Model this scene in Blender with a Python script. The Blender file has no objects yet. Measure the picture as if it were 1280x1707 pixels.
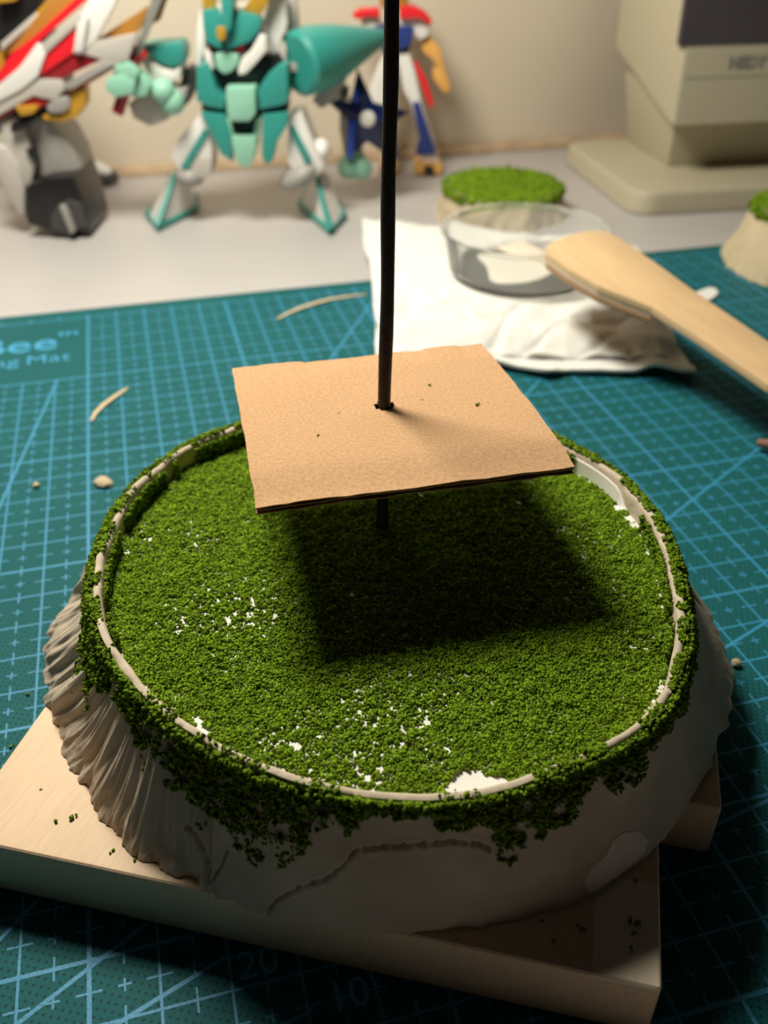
import bpy, bmesh, math, random
import numpy as np
from mathutils import Vector, Matrix

random.seed(7)
rng = np.random.default_rng(11)
S = bpy.context.scene
COL = S.collection
CM = 0.01

# ------------------------------------------------------------------ camera, world, lamp, exposure
FPX, CAMH = 1524.523, 13.1772            # focal length in pixels, height over the mat (cm)
PITCH, YAW, ROLL = 0.607749, 0.257454, -0.005745
MX, MY = -8.22613, 21.85001              # the point of the mat's grid called (0, 0)
cp, sp = math.cos(PITCH), math.sin(PITCH)
cr, sr = math.cos(ROLL), math.sin(ROLL)
cd = bpy.data.cameras.new('camera')
cd.sensor_fit = 'HORIZONTAL'
cd.sensor_width = 3.5
cd.lens = FPX / 1280 * 3.5
cd.clip_start = 0.005
cd.clip_end = 20
cd.dof.use_dof = True
cd.dof.focus_distance = 0.143
cd.dof.aperture_fstop = 2.6
cam = bpy.data.objects.new('camera', cd)
COL.objects.link(cam)
R_ = Vector((cr, sr * sp, sr * cp))
U_ = Vector((-sr, cr * sp, cr * cp))
F_ = Vector((0, cp, -sp))
m3 = Matrix((R_, U_, -F_)).transposed()
cam.matrix_world = Matrix.Translation((0, 0, CAMH * CM)) @ m3.to_4x4()
S.camera = cam

w = bpy.data.worlds.new('room_ambient')
S.world = w
w.use_nodes = True
w.node_tree.nodes['Background'].inputs[0].default_value = (1.0, 0.88, 0.76, 1)
w.node_tree.nodes['Background'].inputs[1].default_value = 0.011

ld = bpy.data.lights.new('desk_lamp_light', 'POINT')
ld.shadow_soft_size = 0.055
ld.energy = 6.4
ld.color = (1.0, 0.955, 0.81)
lamp = bpy.data.objects.new('desk_lamp_light', ld)
COL.objects.link(lamp)
lamp.location = (-0.098, 0.290, 0.306)

S.view_settings.view_transform = 'Standard'
S.view_settings.look = 'None'
S.view_settings.exposure = 0.0
S.view_settings.gamma = 1.0
S.view_settings.use_curve_mapping = False


# ------------------------------------------------------------------ helpers
def ray(px, py):
    a, b = px - 640, py - 853.5
    a, b = a * cr + b * sr, -a * sr + b * cr
    return np.array([a / FPX, cp - b / FPX * sp, -sp - b / FPX * cp])


def onz(px, py, z):                      # the point of the level z (cm) seen at a pixel
    d = ray(px, py)
    return np.array([0, 0, CAMH]) + d * ((z - CAMH) / d[2])


def aty(px, py, Y):                      # the point of the upright plane at distance Y (cm)
    d = ray(px, py)
    return np.array([0, 0, CAMH]) + d * (Y / d[1])


def topx(P):                             # pixel of points (n,3) in cm
    X, Y, Z = P[:, 0], P[:, 1], P[:, 2] - CAMH
    dep = Y * cp - Z * sp
    up = Y * sp + Z * cp
    a, b = FPX * X / dep, -FPX * up / dep
    return np.c_[640 + a * cr - b * sr, 853.5 + a * sr + b * cr]


def hashn(ix, iy, seed):
    n = (ix * 374761393 + iy * 668265263 + seed * 974634) & 0xFFFFFFFF
    n = ((n ^ (n >> 13)) * 1274126177) & 0xFFFFFFFF
    return ((n ^ (n >> 16)) & 0xFFFF) / 65535.0


def vnoise(x, y, seed=0):                # value noise in -1..1
    x = np.asarray(x, float); y = np.asarray(y, float)
    ix, iy = np.floor(x).astype(np.int64), np.floor(y).astype(np.int64)
    fx, fy = x - ix, y - iy
    fx, fy = fx * fx * (3 - 2 * fx), fy * fy * (3 - 2 * fy)
    a, b = hashn(ix, iy, seed), hashn(ix + 1, iy, seed)
    c, d = hashn(ix, iy + 1, seed), hashn(ix + 1, iy + 1, seed)
    return ((a * (1 - fx) + b * fx) * (1 - fy) + (c * (1 - fx) + d * fx) * fy) * 2 - 1


def fnoise(x, y, seed=0, octv=3):
    t, a = 0, 1.0
    for k in range(octv):
        t = t + a * vnoise(np.asarray(x) * 2 ** k, np.asarray(y) * 2 ** k, seed + k * 17)
        a *= 0.5
    return t


def tag(o, label=None, cat=None, group=None, kind=None):
    if label: o['label'] = label
    if cat: o['category'] = cat
    if group: o['group'] = group
    if kind: o['kind'] = kind
    return o


def thing(name, loc, label, cat, group=None):
    o = bpy.data.objects.new(name, None)
    o.empty_display_size = 0.01
    COL.objects.link(o)
    o.location = Vector(loc) * CM
    return tag(o, label, cat, group)


def link(name, me, mat=None, parent=None, loc=None):
    o = bpy.data.objects.new(name, me)
    COL.objects.link(o)
    if mat is not None:
        for m in (mat if isinstance(mat, (list, tuple)) else [mat]):
            me.materials.append(m)
    if parent is not None:
        o.parent = parent
    if loc is not None:
        o.location = loc
    return o


def origin_of(parent):
    o, t = parent, Vector((0, 0, 0))
    while o is not None:
        t += Vector(o.location)
        o = o.parent
    return np.array(t) / CM


def fill(me, co, loops, sizes):
    co = np.asarray(co, np.float32); loops = np.asarray(loops, np.int32); sizes = np.asarray(sizes, np.int32)
    me.vertices.add(len(co))
    me.vertices.foreach_set('co', co.ravel())
    me.loops.add(len(loops))
    me.loops.foreach_set('vertex_index', loops)
    me.polygons.add(len(sizes))
    me.polygons.foreach_set('loop_start', np.concatenate([[0], np.cumsum(sizes)[:-1]]).astype(np.int32))
    me.update(calc_edges=True)
    me.validate()


def mesh(name, verts, faces, mat, parent=None, smooth=False, angle=None):
    """one mesh object; VERTS in cm, world"""
    v = np.asarray(verts, float).reshape(-1, 3)
    org = origin_of(parent) if parent is not None else np.array([*(v[:, :2].mean(0)), v[:, 2].min()])
    me = bpy.data.meshes.new(name)
    if isinstance(faces, np.ndarray):
        fill(me, (v - org) * CM, faces.ravel(), np.full(len(faces), faces.shape[1]))
    else:
        fill(me, (v - org) * CM, [i for f in faces for i in f], [len(f) for f in faces])
    if smooth:
        me.polygons.foreach_set('use_smooth', np.ones(len(me.polygons), bool))
        if angle:
            me.set_sharp_from_angle(angle=math.radians(angle))
    o = link(name, me, mat, parent)
    if parent is None:
        o.location = Vector(org) * CM
    return o


def from_bm(name, bm, mat, parent=None, smooth=True, angle=35):
    bmesh.ops.recalc_face_normals(bm, faces=bm.faces)
    bm.verts.ensure_lookup_table(); bm.verts.index_update()
    vs = [tuple(v.co) for v in bm.verts]
    fs = [[v.index for v in f.verts] for f in bm.faces]
    bm.free()
    return mesh(name, vs, fs, mat, parent, smooth, angle)


def bm_add(bm, verts, faces):
    vs = [bm.verts.new(tuple(v)) for v in verts]
    for f in faces:
        try:
            bm.faces.new([vs[i] for i in f])
        except ValueError:
            pass
    return vs


def bm_prism(bm, front, back, bevel=0.0, seg=2):
    """front, back: equal lists of 3D points (cm)"""
    t = bmesh.new()
    n = len(front)
    vs = [t.verts.new(tuple(p)) for p in front] + [t.verts.new(tuple(p)) for p in back]
    t.faces.new(vs[:n]); t.faces.new(vs[n:][::-1])
    for i in range(n):
        j = (i + 1) % n
        t.faces.new([vs[i], vs[i + n], vs[j + n], vs[j]])
    bmesh.ops.recalc_face_normals(t, faces=t.faces)
    if bevel:
        bmesh.ops.bevel(t, geom=list(t.edges), offset=bevel, offset_type='OFFSET', segments=seg, profile=0.6, affect='EDGES', clamp_overlap=True)
    t.verts.index_update()
    bm_add(bm, [v.co.copy() for v in t.verts], [[v.index for v in f.verts] for f in t.faces])
    t.free()


def bm_slab(bm, poly, Y, depth, bevel=0.08, lean=0.0, shrink=1.0):
    bevel *= .5
    """an outline at distance Y given real depth; LEAN moves the top back, SHRINK scales the rear"""
    P = [aty(x, y, Y) for x, y in poly]
    c = np.mean(P, axis=0)
    zs = [p[2] for p in P]; z0 = min(zs)
    F = [p + np.array([0, lean * (p[2] - z0), 0]) for p in P]
    B = [np.array([c[0] + (p[0] - c[0]) * shrink, p[1] + lean * (p[2] - z0) + depth, c[2] + (p[2] - c[2]) * shrink]) for p in P]
    bm_prism(bm, F, B, bevel)


def slab(name, poly, Y, depth, mat, parent, bevel=0.08, lean=0.0, shrink=1.0):
    bm = bmesh.new()
    bm_slab(bm, poly, Y, depth, bevel, lean, shrink)
    return from_bm(name, bm, mat, parent)


def bm_tube(bm, pts, rad, n=14, caps=True):
    pts = [np.asarray(p, float) for p in pts]
    rad = rad if hasattr(rad, '__len__') else [rad] * len(pts)
    rings = []
    up = None
    for i, p in enumerate(pts):
        d = pts[min(i + 1, len(pts) - 1)] - pts[max(i - 1, 0)]
        d = d / np.linalg.norm(d)
        if up is None:
            up = np.array([0, 0, 1.0]) if abs(d[2]) < 0.9 else np.array([0, 1.0, 0])
        a = np.cross(d, up); a /= np.linalg.norm(a)
        b = np.cross(a, d); up = b
        rings.append([bm.verts.new(tuple(p + rad[i] * (math.cos(2 * math.pi * k / n) * a + math.sin(2 * math.pi * k / n) * b))) for k in range(n)])
    for r0, r1 in zip(rings, rings[1:]):
        for k in range(n):
            bm.faces.new([r0[k], r0[(k + 1) % n], r1[(k + 1) % n], r1[k]])
    if caps:
        bm.faces.new(rings[0][::-1]); bm.faces.new(rings[-1])


def tube(name, pts, rad, mat, parent=None, n=14):
    bm = bmesh.new()
    bm_tube(bm, pts, rad, n)
    return from_bm(name, bm, mat, parent)


def bm_ball(bm, c, r, n=14, rot=None):
    r = r if hasattr(r, '__len__') else (r, r, r)
    t = bmesh.new()
    bmesh.ops.create_uvsphere(t, u_segments=n, v_segments=max(6, n // 2 + 1), radius=1)
    t.verts.index_update()
    vs = []
    for v in t.verts:
        p = Vector((v.co.x * r[0], v.co.y * r[1], v.co.z * r[2]))
        if rot: p = rot @ p
        vs.append(np.array(p) + np.asarray(c))
    bm_add(bm, vs, [[v.index for v in f.verts] for f in t.faces])
    t.free()


def ball(name, c, r, mat, parent, n=16, rot=None):
    bm = bmesh.new()
    bm_ball(bm, c, r, n, rot)
    return from_bm(name, bm, mat, parent, angle=180)


def lathe(name, c, prof, mat, parent=None, n=64):
    """prof: (radius, z) closed from axis to axis"""
    bm = bmesh.new()
    rings = []
    for r, z in prof:
        if r < 1e-6:
            rings.append([bm.verts.new((c[0], c[1], z))])
        else:
            rings.append([bm.verts.new((c[0] + r * math.cos(2 * math.pi * k / n), c[1] + r * math.sin(2 * math.pi * k / n), z)) for k in range(n)])
    for a, b in zip(rings, rings[1:]):
        for k in range(n):
            j = (k + 1) % n
            f = [a[k % len(a)], a[j % len(a)], b[j % len(b)], b[k % len(b)]]
            f2 = []
            for v in f:
                if v not in f2: f2.append(v)
            if len(f2) > 2: bm.faces.new(f2)
    return from_bm(name, bm, mat, parent, angle=40)


# ------------------------------------------------------------------ materials
def nd(nt, typ, **kw):
    n = nt.nodes.new(typ)
    for k, v in kw.items():
        setattr(n, k, v)
    return n


def pbr(name, col, rough=0.5, metal=0.0, spec=0.5, vary=0.0, vscale=60.0, bump=0.0, bscale=400.0, island=0.0, trans=0.0, sub=0.0, stretch=None):
    m = bpy.data.materials.new(name)
    m.use_nodes = True
    nt = m.node_tree
    p = nt.nodes['Principled BSDF']
    p.inputs['Base Color'].default_value = (*col, 1)
    p.inputs['Roughness'].default_value = rough
    p.inputs['Metallic'].default_value = metal
    p.inputs['Specular IOR Level'].default_value = spec
    if trans:
        p.inputs['Transmission Weight'].default_value = trans
    if sub:
        p.inputs['Subsurface Weight'].default_value = sub
        p.inputs['Subsurface Radius'].default_value = (0.004, 0.003, 0.002)
        p.inputs['Subsurface Scale'].default_value = 0.5
    tc = None
    if vary or bump:
        tc = nd(nt, 'ShaderNodeTexCoord')
        src = tc.outputs['Object']
        if stretch:
            mr = nd(nt, 'ShaderNodeMapping')
            mr.inputs['Rotation'].default_value = stretch[1]
            nt.links.new(src, mr.inputs[0])
            mp = nd(nt, 'ShaderNodeMapping')
            mp.inputs['Scale'].default_value = stretch[0]
            nt.links.new(mr.outputs[0], mp.inputs[0])
            src = mp.outputs[0]
    out = None
    if vary:
        n = nd(nt, 'ShaderNodeTexNoise')
        n.inputs['Scale'].default_value = vscale
        n.inputs['Detail'].default_value = 6
        nt.links.new(src, n.inputs['Vector'])
        r = nd(nt, 'ShaderNodeMapRange')
        r.inputs['From Min'].default_value = 0.3; r.inputs['From Max'].default_value = 0.7
        r.inputs['To Min'].default_value = 1 - vary; r.inputs['To Max'].default_value = 1 + vary
        nt.links.new(n.outputs[0], r.inputs[0])
        mul = nd(nt, 'ShaderNodeMix', data_type='RGBA', blend_type='MULTIPLY')
        mul.inputs[0].default_value = 1
        mul.inputs[6].default_value = (*col, 1)
        nt.links.new(r.outputs[0], mul.inputs[7])
        out = mul.outputs[2]
    if island:
        g = nd(nt, 'ShaderNodeNewGeometry')
        h = nd(nt, 'ShaderNodeHueSaturation')
        r = nd(nt, 'ShaderNodeMapRange')
        r.inputs['To Min'].default_value = 1 - island; r.inputs['To Max'].default_value = 1 + island
        nt.links.new(g.outputs['Random Per Island'], r.inputs[0])
        nt.links.new(r.outputs[0], h.inputs['Value'])
        if out: nt.links.new(out, h.inputs['Color'])
        else: h.inputs['Color'].default_value = (*col, 1)
        out = h.outputs[0]
    if out:
        nt.links.new(out, p.inputs['Base Color'])
    if bump:
        n = nd(nt, 'ShaderNodeTexNoise')
        n.inputs['Scale'].default_value = bscale
        n.inputs['Detail'].default_value = 5
        nt.links.new(src, n.inputs['Vector'])
        b = nd(nt, 'ShaderNodeBump')
        b.inputs['Strength'].default_value = bump
        b.inputs['Distance'].default_value = 0.0004
        nt.links.new(n.outputs[0], b.inputs['Height'])
        nt.links.new(b.outputs[0], p.inputs['Normal'])
    return m


def srgb(r, g, b):
    f = lambda c: (c / 255 / 12.92) if c / 255 <= 0.04045 else ((c / 255 + 0.055) / 1.055) ** 2.4
    return (f(r), f(g), f(b))


M = {}
M['desk'] = pbr('desk_white', (0.495, 0.468, 0.465), 0.45, vary=0.03, vscale=20)
M['wall'] = pbr('wall_cream', (0.70, 0.61, 0.49), 0.8, vary=0.04, vscale=12)
M['seam'] = pbr('seam_tan', (0.55, 0.40, 0.26), 0.7, vary=0.25, vscale=60)
M['clay'] = pbr('clay_grey_tan', (0.58, 0.48, 0.37), 0.8, spec=0.25, vary=0.10, vscale=90, bump=0.35, bscale=900)
M['cream_clay'] = pbr('clay_cream', (0.53, 0.43, 0.285), 0.75, vary=0.1)
M['turf'] = pbr('foam_turf', (0.150, 0.245, 0.013), 0.95, spec=0.08, island=0.6)
M['foliage'] = pbr('foam_foliage', (0.130, 0.212, 0.012), 0.95, spec=0.08, island=0.55)
M['dish_white'] = pbr('white_plastic', (0.83, 0.80, 0.74), 0.45)
M['rod'] = pbr('dark_steel', (0.018, 0.014, 0.011), 0.5, metal=0.3, vary=0.5, vscale=260, bump=0.5, bscale=300, stretch=((6, 6, 1.2), (0.5, 0.3, 0)))
M['kraft'] = pbr('kraft_paper', (0.60, 0.36, 0.195), 0.85, spec=0.2, vary=0.15, vscale=1900, bump=0.25, bscale=1400)
M['kraft_dark'] = pbr('kraft_core', (0.30, 0.19, 0.11), 0.9, spec=0.1, vary=0.2, vscale=300)
M['tissue'] = pbr('tissue_paper', (0.78, 0.765, 0.735), 0.9, spec=0.1, bump=0.2, bscale=300, sub=0.15)
M['bamboo'] = pbr('bamboo_wood', (0.72, 0.49, 0.27), 0.5, vary=0.09, vscale=30, stretch=((1, 8, 8), (0, 0, 1.02)))
M['bamboo_dark'] = pbr('bamboo_under', (0.45, 0.26, 0.13), 0.55, vary=0.1)
M['bamboo_pale'] = pbr('bamboo_joint', (0.85, 0.72, 0.58), 0.5)
M['beige'] = pbr('beige_plastic', (0.47, 0.42, 0.305), 0.5, bump=0.06, bscale=1500)
M['screen'] = pbr('dark_glass', (0.062, 0.052, 0.062), 0.25)
M['black_hole'] = pbr('dark_recess', (0.01, 0.01, 0.01), 0.8)
M['greyprint'] = pbr('grey_print', (0.23, 0.225, 0.20), 0.6)
M['teal'] = pbr('teal_plastic', (0.035, 0.285, 0.25), 0.38)
M['mint'] = pbr('mint_plastic', (0.29, 0.58, 0.44), 0.45)
M['white'] = pbr('white_toy_plastic', (0.80, 0.77, 0.74), 0.4)
M['grey'] = pbr('grey_toy_plastic', (0.34, 0.32, 0.30), 0.45)
M['pale'] = pbr('pale_toy_plastic', (0.52, 0.48, 0.44), 0.45)
M['dkgrey'] = pbr('dark_toy_plastic', (0.06, 0.055, 0.055), 0.4)
M['black'] = pbr('black_toy_plastic', (0.012, 0.011, 0.012), 0.35)
M['gold'] = pbr('gold_toy_paint', (0.62, 0.33, 0.035), 0.35, metal=0.25)
M['amber'] = pbr('amber_toy_plastic', (0.42, 0.19, 0.035), 0.4)
M['orange'] = pbr('orange_toy_plastic', (0.78, 0.40, 0.10), 0.45)
M['red'] = pbr('red_toy_plastic', (0.80, 0.015, 0.025), 0.35)
M['dkred'] = pbr('dark_red_toy_plastic', (0.32, 0.012, 0.018), 0.4)
M['navy'] = pbr('navy_toy_plastic', (0.008, 0.018, 0.10), 0.3)
M['blue'] = pbr('blue_toy_plastic', (0.012, 0.08, 0.70), 0.3)
M['royal'] = pbr('royal_toy_plastic', (0.022, 0.045, 0.23), 0.4)
M['steel'] = pbr('silver_toy_paint', (0.42, 0.41, 0.38), 0.35, metal=0.5)
M['print'] = pbr('cyan_print', (0.035, 0.30, 0.54), 0.5)
M['glue'] = pbr('dried_glue', (0.82, 0.78, 0.70), 0.3)


def clear_plastic():
    m = bpy.data.materials.new('clear_plastic')
    m.use_nodes = True
    nt = m.node_tree
    p = nt.nodes['Principled BSDF']
    p.inputs['Base Color'].default_value = (0.96, 0.97, 0.96, 1)
    p.inputs['Roughness'].default_value = 0.14
    p.inputs['Transmission Weight'].default_value = 0.90
    p.inputs['IOR'].default_value = 1.12
    return m


M['clear'] = clear_plastic()


def wood_mat(name, col, ang, patch=None):
    m = bpy.data.materials.new(name)
    m.use_nodes = True
    nt = m.node_tree
    p = nt.nodes['Principled BSDF']
    p.inputs['Roughness'].default_value = 0.55
    p.inputs['Specular IOR Level'].default_value = 0.35
    tc = nd(nt, 'ShaderNodeTexCoord')
    mr = nd(nt, 'ShaderNodeMapping')
    mr.inputs['Rotation'].default_value = (0, 0, ang)
    nt.links.new(tc.outputs['Object'], mr.inputs[0])
    mp = nd(nt, 'ShaderNodeMapping')
    mp.inputs['Scale'].default_value = (120, 1500, 500)
    nt.links.new(mr.outputs[0], mp.inputs[0])
    n = nd(nt, 'ShaderNodeTexNoise')
    n.inputs['Scale'].default_value = 1.0
    n.inputs['Detail'].default_value = 4
    nt.links.new(mp.outputs[0], n.inputs['Vector'])
    n2 = nd(nt, 'ShaderNodeTexNoise')
    n2.inputs['Scale'].default_value = 60
    n2.inputs['Detail'].default_value = 3
    nt.links.new(tc.outputs['Object'], n2.inputs['Vector'])
    add = nd(nt, 'ShaderNodeMath', operation='ADD')
    nt.links.new(n.outputs[0], add.inputs[0]); nt.links.new(n2.outputs[0], add.inputs[1])
    r = nd(nt, 'ShaderNodeMapRange')
    r.inputs['From Min'].default_value = 0.6; r.inputs['From Max'].default_value = 1.4
    r.inputs['To Min'].default_value = 0.88; r.inputs['To Max'].default_value = 1.10
    nt.links.new(add.outputs[0], r.inputs[0])
    mul = nd(nt, 'ShaderNodeMix', data_type='RGBA', blend_type='MULTIPLY')
    mul.inputs[0].default_value = 1
    mul.inputs[6].default_value = (*col, 1)
    nt.links.new(r.outputs[0], mul.inputs[7])
    out = mul.outputs[2]
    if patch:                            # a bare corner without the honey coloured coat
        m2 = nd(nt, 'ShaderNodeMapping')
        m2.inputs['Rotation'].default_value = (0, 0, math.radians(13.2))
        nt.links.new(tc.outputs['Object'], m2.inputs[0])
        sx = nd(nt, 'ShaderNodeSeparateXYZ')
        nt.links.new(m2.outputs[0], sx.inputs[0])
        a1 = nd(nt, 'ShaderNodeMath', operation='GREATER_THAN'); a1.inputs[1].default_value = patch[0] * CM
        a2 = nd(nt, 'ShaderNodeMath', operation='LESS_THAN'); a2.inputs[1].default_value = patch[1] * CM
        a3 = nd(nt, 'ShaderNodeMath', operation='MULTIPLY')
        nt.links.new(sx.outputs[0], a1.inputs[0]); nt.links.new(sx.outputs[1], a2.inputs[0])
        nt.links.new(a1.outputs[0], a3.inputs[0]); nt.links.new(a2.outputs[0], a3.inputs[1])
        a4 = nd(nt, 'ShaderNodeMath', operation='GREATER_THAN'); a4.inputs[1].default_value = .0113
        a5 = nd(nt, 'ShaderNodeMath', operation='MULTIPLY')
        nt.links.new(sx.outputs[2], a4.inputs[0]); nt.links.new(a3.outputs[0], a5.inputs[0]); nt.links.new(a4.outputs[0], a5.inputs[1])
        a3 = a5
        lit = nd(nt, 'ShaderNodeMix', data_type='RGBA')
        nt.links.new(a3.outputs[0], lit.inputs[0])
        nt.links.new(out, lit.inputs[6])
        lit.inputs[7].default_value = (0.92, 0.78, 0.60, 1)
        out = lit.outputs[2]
    nt.links.new(out, p.inputs['Base Color'])
    b = nd(nt, 'ShaderNodeBump')
    b.inputs['Strength'].default_value = 0.35
    b.inputs['Distance'].default_value = 0.0002
    nt.links.new(n.outputs[0], b.inputs['Height'])
    nt.links.new(b.outputs[0], p.inputs['Normal'])
    return m


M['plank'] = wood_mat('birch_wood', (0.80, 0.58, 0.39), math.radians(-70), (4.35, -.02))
M['plank2'] = wood_mat('birch_wood', (0.80, 0.58, 0.39), math.radians(-70))


def mat_mat():
    """printed cutting mat; object coordinates: x = column, y = -row (cm * 0.01)"""
    m = bpy.data.materials.new('cutting_mat_print')
    m.use_nodes = True
    nt = m.node_tree
    p = nt.nodes['Principled BSDF']
    L = nt.links.new

    def M_(op, a, b=None, c=None):
        n = nd(nt, 'ShaderNodeMath', operation=op)
        for i, v in enumerate((a, b, c)):
            if v is None: continue
            if isinstance(v, (int, float)): n.inputs[i].default_value = v
            else: L(v, n.inputs[i])
        return n.outputs[0]

    tc = nd(nt, 'ShaderNodeTexCoord')
    sx = nd(nt, 'ShaderNodeSeparateXYZ')
    L(tc.outputs['Object'], sx.inputs[0])
    u = M_('MULTIPLY', sx.outputs[0], 100)
    r = M_('MULTIPLY', sx.outputs[1], -100)

    def near(x, period, off, half):      # 1 where x is within half of off + k*period
        d = M_('PINGPONG', M_('ADD', M_('SUBTRACT', x, off), 1000 * period), period / 2)
        return M_('LESS_THAN', d, half)

    def band(x, a, b):
        return M_('MULTIPLY', M_('GREATER_THAN', x, a), M_('LESS_THAN', x, b))

    inside = M_('MULTIPLY', band(u, -9.02, 30.02), band(r, -10.02, 18.03))
    lu, lr = near(u, 1, 0, 0.021), near(r, 1, 0, 0.021)
    lu5, lr5 = near(u, 5, 0, 0.034), near(r, 5, 3, 0.034)
    lr0 = near(r, 5, 0, 0.034)
    hu, hr = near(u, 1, 0.5, 0.017), near(r, 1, 0.5, 0.017)
    ticks = M_('MULTIPLY', hu, near(r, 1, 0, 0.19))
    ticks = M_('MAXIMUM', ticks, M_('MULTIPLY', hr, near(u, 1, 0, 0.19)))
    plus = M_('MULTIPLY', hu, near(r, 1, 0.5, 0.1))
    plus = M_('MAXIMUM', plus, M_('MULTIPLY', hr, near(u, 1, 0.5, 0.1)))
    bord = M_('MAXIMUM', M_('LESS_THAN', M_('ABSOLUTE', M_('SUBTRACT', r, 18)), 0.045), M_('LESS_THAN', M_('ABSOLUTE', M_('ADD', r, 10)), 0.03))
    g = M_('MAXIMUM', M_('MAXIMUM', lu, lr), M_('MAXIMUM', lu5, lr0))
    g = M_('MAXIMUM', g, M_('MAXIMUM', ticks, plus))
    # rays of the protractor from (-5, 18)
    for a in (10, 20, 30, 45, 60, 80):
        ca, sa = math.cos(math.radians(a)), math.sin(math.radians(a))
        d = M_('ADD', M_('MULTIPLY', M_('ADD', u, 5), sa), M_('MULTIPLY', M_('SUBTRACT', r, 18), ca))
        al = M_('SUBTRACT', M_('MULTIPLY', M_('ADD', u, 5), ca), M_('MULTIPLY', M_('SUBTRACT', r, 18), sa))
        ln = M_('MULTIPLY', M_('LESS_THAN', M_('ABSOLUTE', d), 0.034), M_('GREATER_THAN', al, 3))
        if a in (10, 20):                # the ray breaks off round its number
            g0, g1 = (3.05, 4.3) if a == 10 else (1.95, 2.95)
            ln = M_('MULTIPLY', ln, M_('SUBTRACT', 1, band(u, g0, g1)))
        if a == 80: ln = M_('MULTIPLY', ln, M_('GREATER_THAN', r, -5))
        g = M_('MAXIMUM', g, ln)
    box = M_('MULTIPLY', band(u, -8.98, -0.04), band(r, -9.95, -5.03))   # the blank field of the title
    g = M_('MULTIPLY', M_('MAXIMUM', g, bord), M_('SUBTRACT', 1, box))
    tk = M_('MULTIPLY', near(u, 1, 0, 0.03), M_('ADD', band(r, 18.0, 18.25), band(r, -10.25, -10.0)))
    g = M_('MULTIPLY', M_('MAXIMUM', g, tk), M_('MAXIMUM', inside, tk))
    # worn ink
    n = nd(nt, 'ShaderNodeTexNoise')
    n.inputs['Scale'].default_value = 2500
    L(tc.outputs['Object'], n.inputs['Vector'])
    wear = nd(nt, 'ShaderNodeMapRange')
    wear.inputs['From Min'].default_value = 0.3; wear.inputs['From Max'].default_value = 0.6
    wear.inputs['To Min'].default_value = 0.55; wear.inputs['To Max'].default_value = 0.95
    L(n.outputs[0], wear.inputs[0])
    g = M_('MULTIPLY', g, wear.outputs[0])
    # pores of the mat
    dt = M_('MULTIPLY', M_('ADD', u, r), 0.7071)
    ds = M_('MULTIPLY', M_('SUBTRACT', u, r), 0.7071)
    q1 = M_('PINGPONG', M_('ADD', M_('ADD', M_('MULTIPLY', dt, 0.94), M_('MULTIPLY', ds, 0.30)), 1000), 0.058)
    q2 = M_('PINGPONG', M_('ADD', M_('SUBTRACT', M_('MULTIPLY', ds, 0.94), M_('MULTIPLY', dt, 0.30)), 1000), 0.058)
    dot = M_('LESS_THAN', M_('ADD', M_('MULTIPLY', q1, q1), M_('MULTIPLY', q2, q2)), 0.0006)
    n2 = nd(nt, 'ShaderNodeTexNoise')
    n2.inputs['Scale'].default_value = 35
    n2.inputs['Detail'].default_value = 5
    L(tc.outputs['Object'], n2.inputs['Vector'])
    ramp = nd(nt, 'ShaderNodeMix', data_type='RGBA')
    ramp.inputs[6].default_value = (0.009, 0.096, 0.106, 1)
    ramp.inputs[7].default_value = (0.016, 0.130, 0.142, 1)
    L(n2.outputs[0], ramp.inputs[0])
    m1 = nd(nt, 'ShaderNodeMix', data_type='RGBA')
    L(M_('MULTIPLY', dot, 0.7), m1.inputs[0])
    L(ramp.outputs[2], m1.inputs[6])
    m1.inputs[7].default_value = (0.012, 0.028, 0.028, 1)
    m2 = nd(nt, 'ShaderNodeMix', data_type='RGBA')
    L(g, m2.inputs[0])
    L(m1.outputs[2], m2.inputs[6])
    m2.inputs[7].default_value = (0.032, 0.29, 0.54, 1)
    L(m2.outputs[2], p.inputs['Base Color'])
    p.inputs['Roughness'].default_value = 0.55
    L(M_('MULTIPLY_ADD', g, 0.5, 0.08), p.inputs['Specular IOR Level'])
    b = nd(nt, 'ShaderNodeBump')
    b.inputs['Strength'].default_value = 0.25
    b.inputs['Distance'].default_value = 0.0002
    L(n.outputs[0], b.inputs['Height'])
    L(b.outputs[0], p.inputs['Normal'])
    return m


M['mat'] = mat_mat()

# ------------------------------------------------------------------ setting: wall, desk
WA = math.atan(0.24)
wu, wv = np.array([math.cos(WA), math.sin(WA), 0]), np.array([-math.sin(WA), math.cos(WA), 0])
W0 = np.array([0, 55.3, 0])
bm = bmesh.new()
q = [W0 - 95 * wu, W0 + 95 * wu, W0 + 95 * wu + 6 * wv, W0 - 95 * wu + 6 * wv]
bm_prism(bm, [p + np.array([0, 0, -75]) for p in q], [p + np.array([0, 0, 95]) for p in q])
o = from_bm('wall_back', bm, M['wall'], smooth=False)
tag(o, 'cream wall behind the desk', None, None, 'structure')
bm = bmesh.new()
q = [np.array([x, y, 0]) for x, y in ((-110, -120), (110, -120), (110, 85), (-110, 85))]
bm_prism(bm, [p + np.array([0, 0, -78]) for p in q], [p + np.array([0, 0, -75]) for p in q])
o = from_bm('floor', bm, pbr('floor_grey', (.25, .24, .22), .7), smooth=False)
tag(o, 'grey room floor below the desk', None, None, 'structure')
bm = bmesh.new()
q = [W0 - 90 * wu - .45 * wv, W0 + 90 * wu - .45 * wv, W0 + 90 * wu - .02 * wv, W0 - 90 * wu - .02 * wv]
bm_prism(bm, [p + np.array([0, 0, -.3]) for p in q], [p + np.array([0, 0, .25]) for p in q], 0.12)
o = from_bm('trim_1', bm, M['seam'])
tag(o, 'thin tan seam strip where wall and desk meet', None, None, 'structure')
bm = bmesh.new()
a, b = W0 - 85 * wu - .02 * wv, W0 + 85 * wu - .02 * wv
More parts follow.
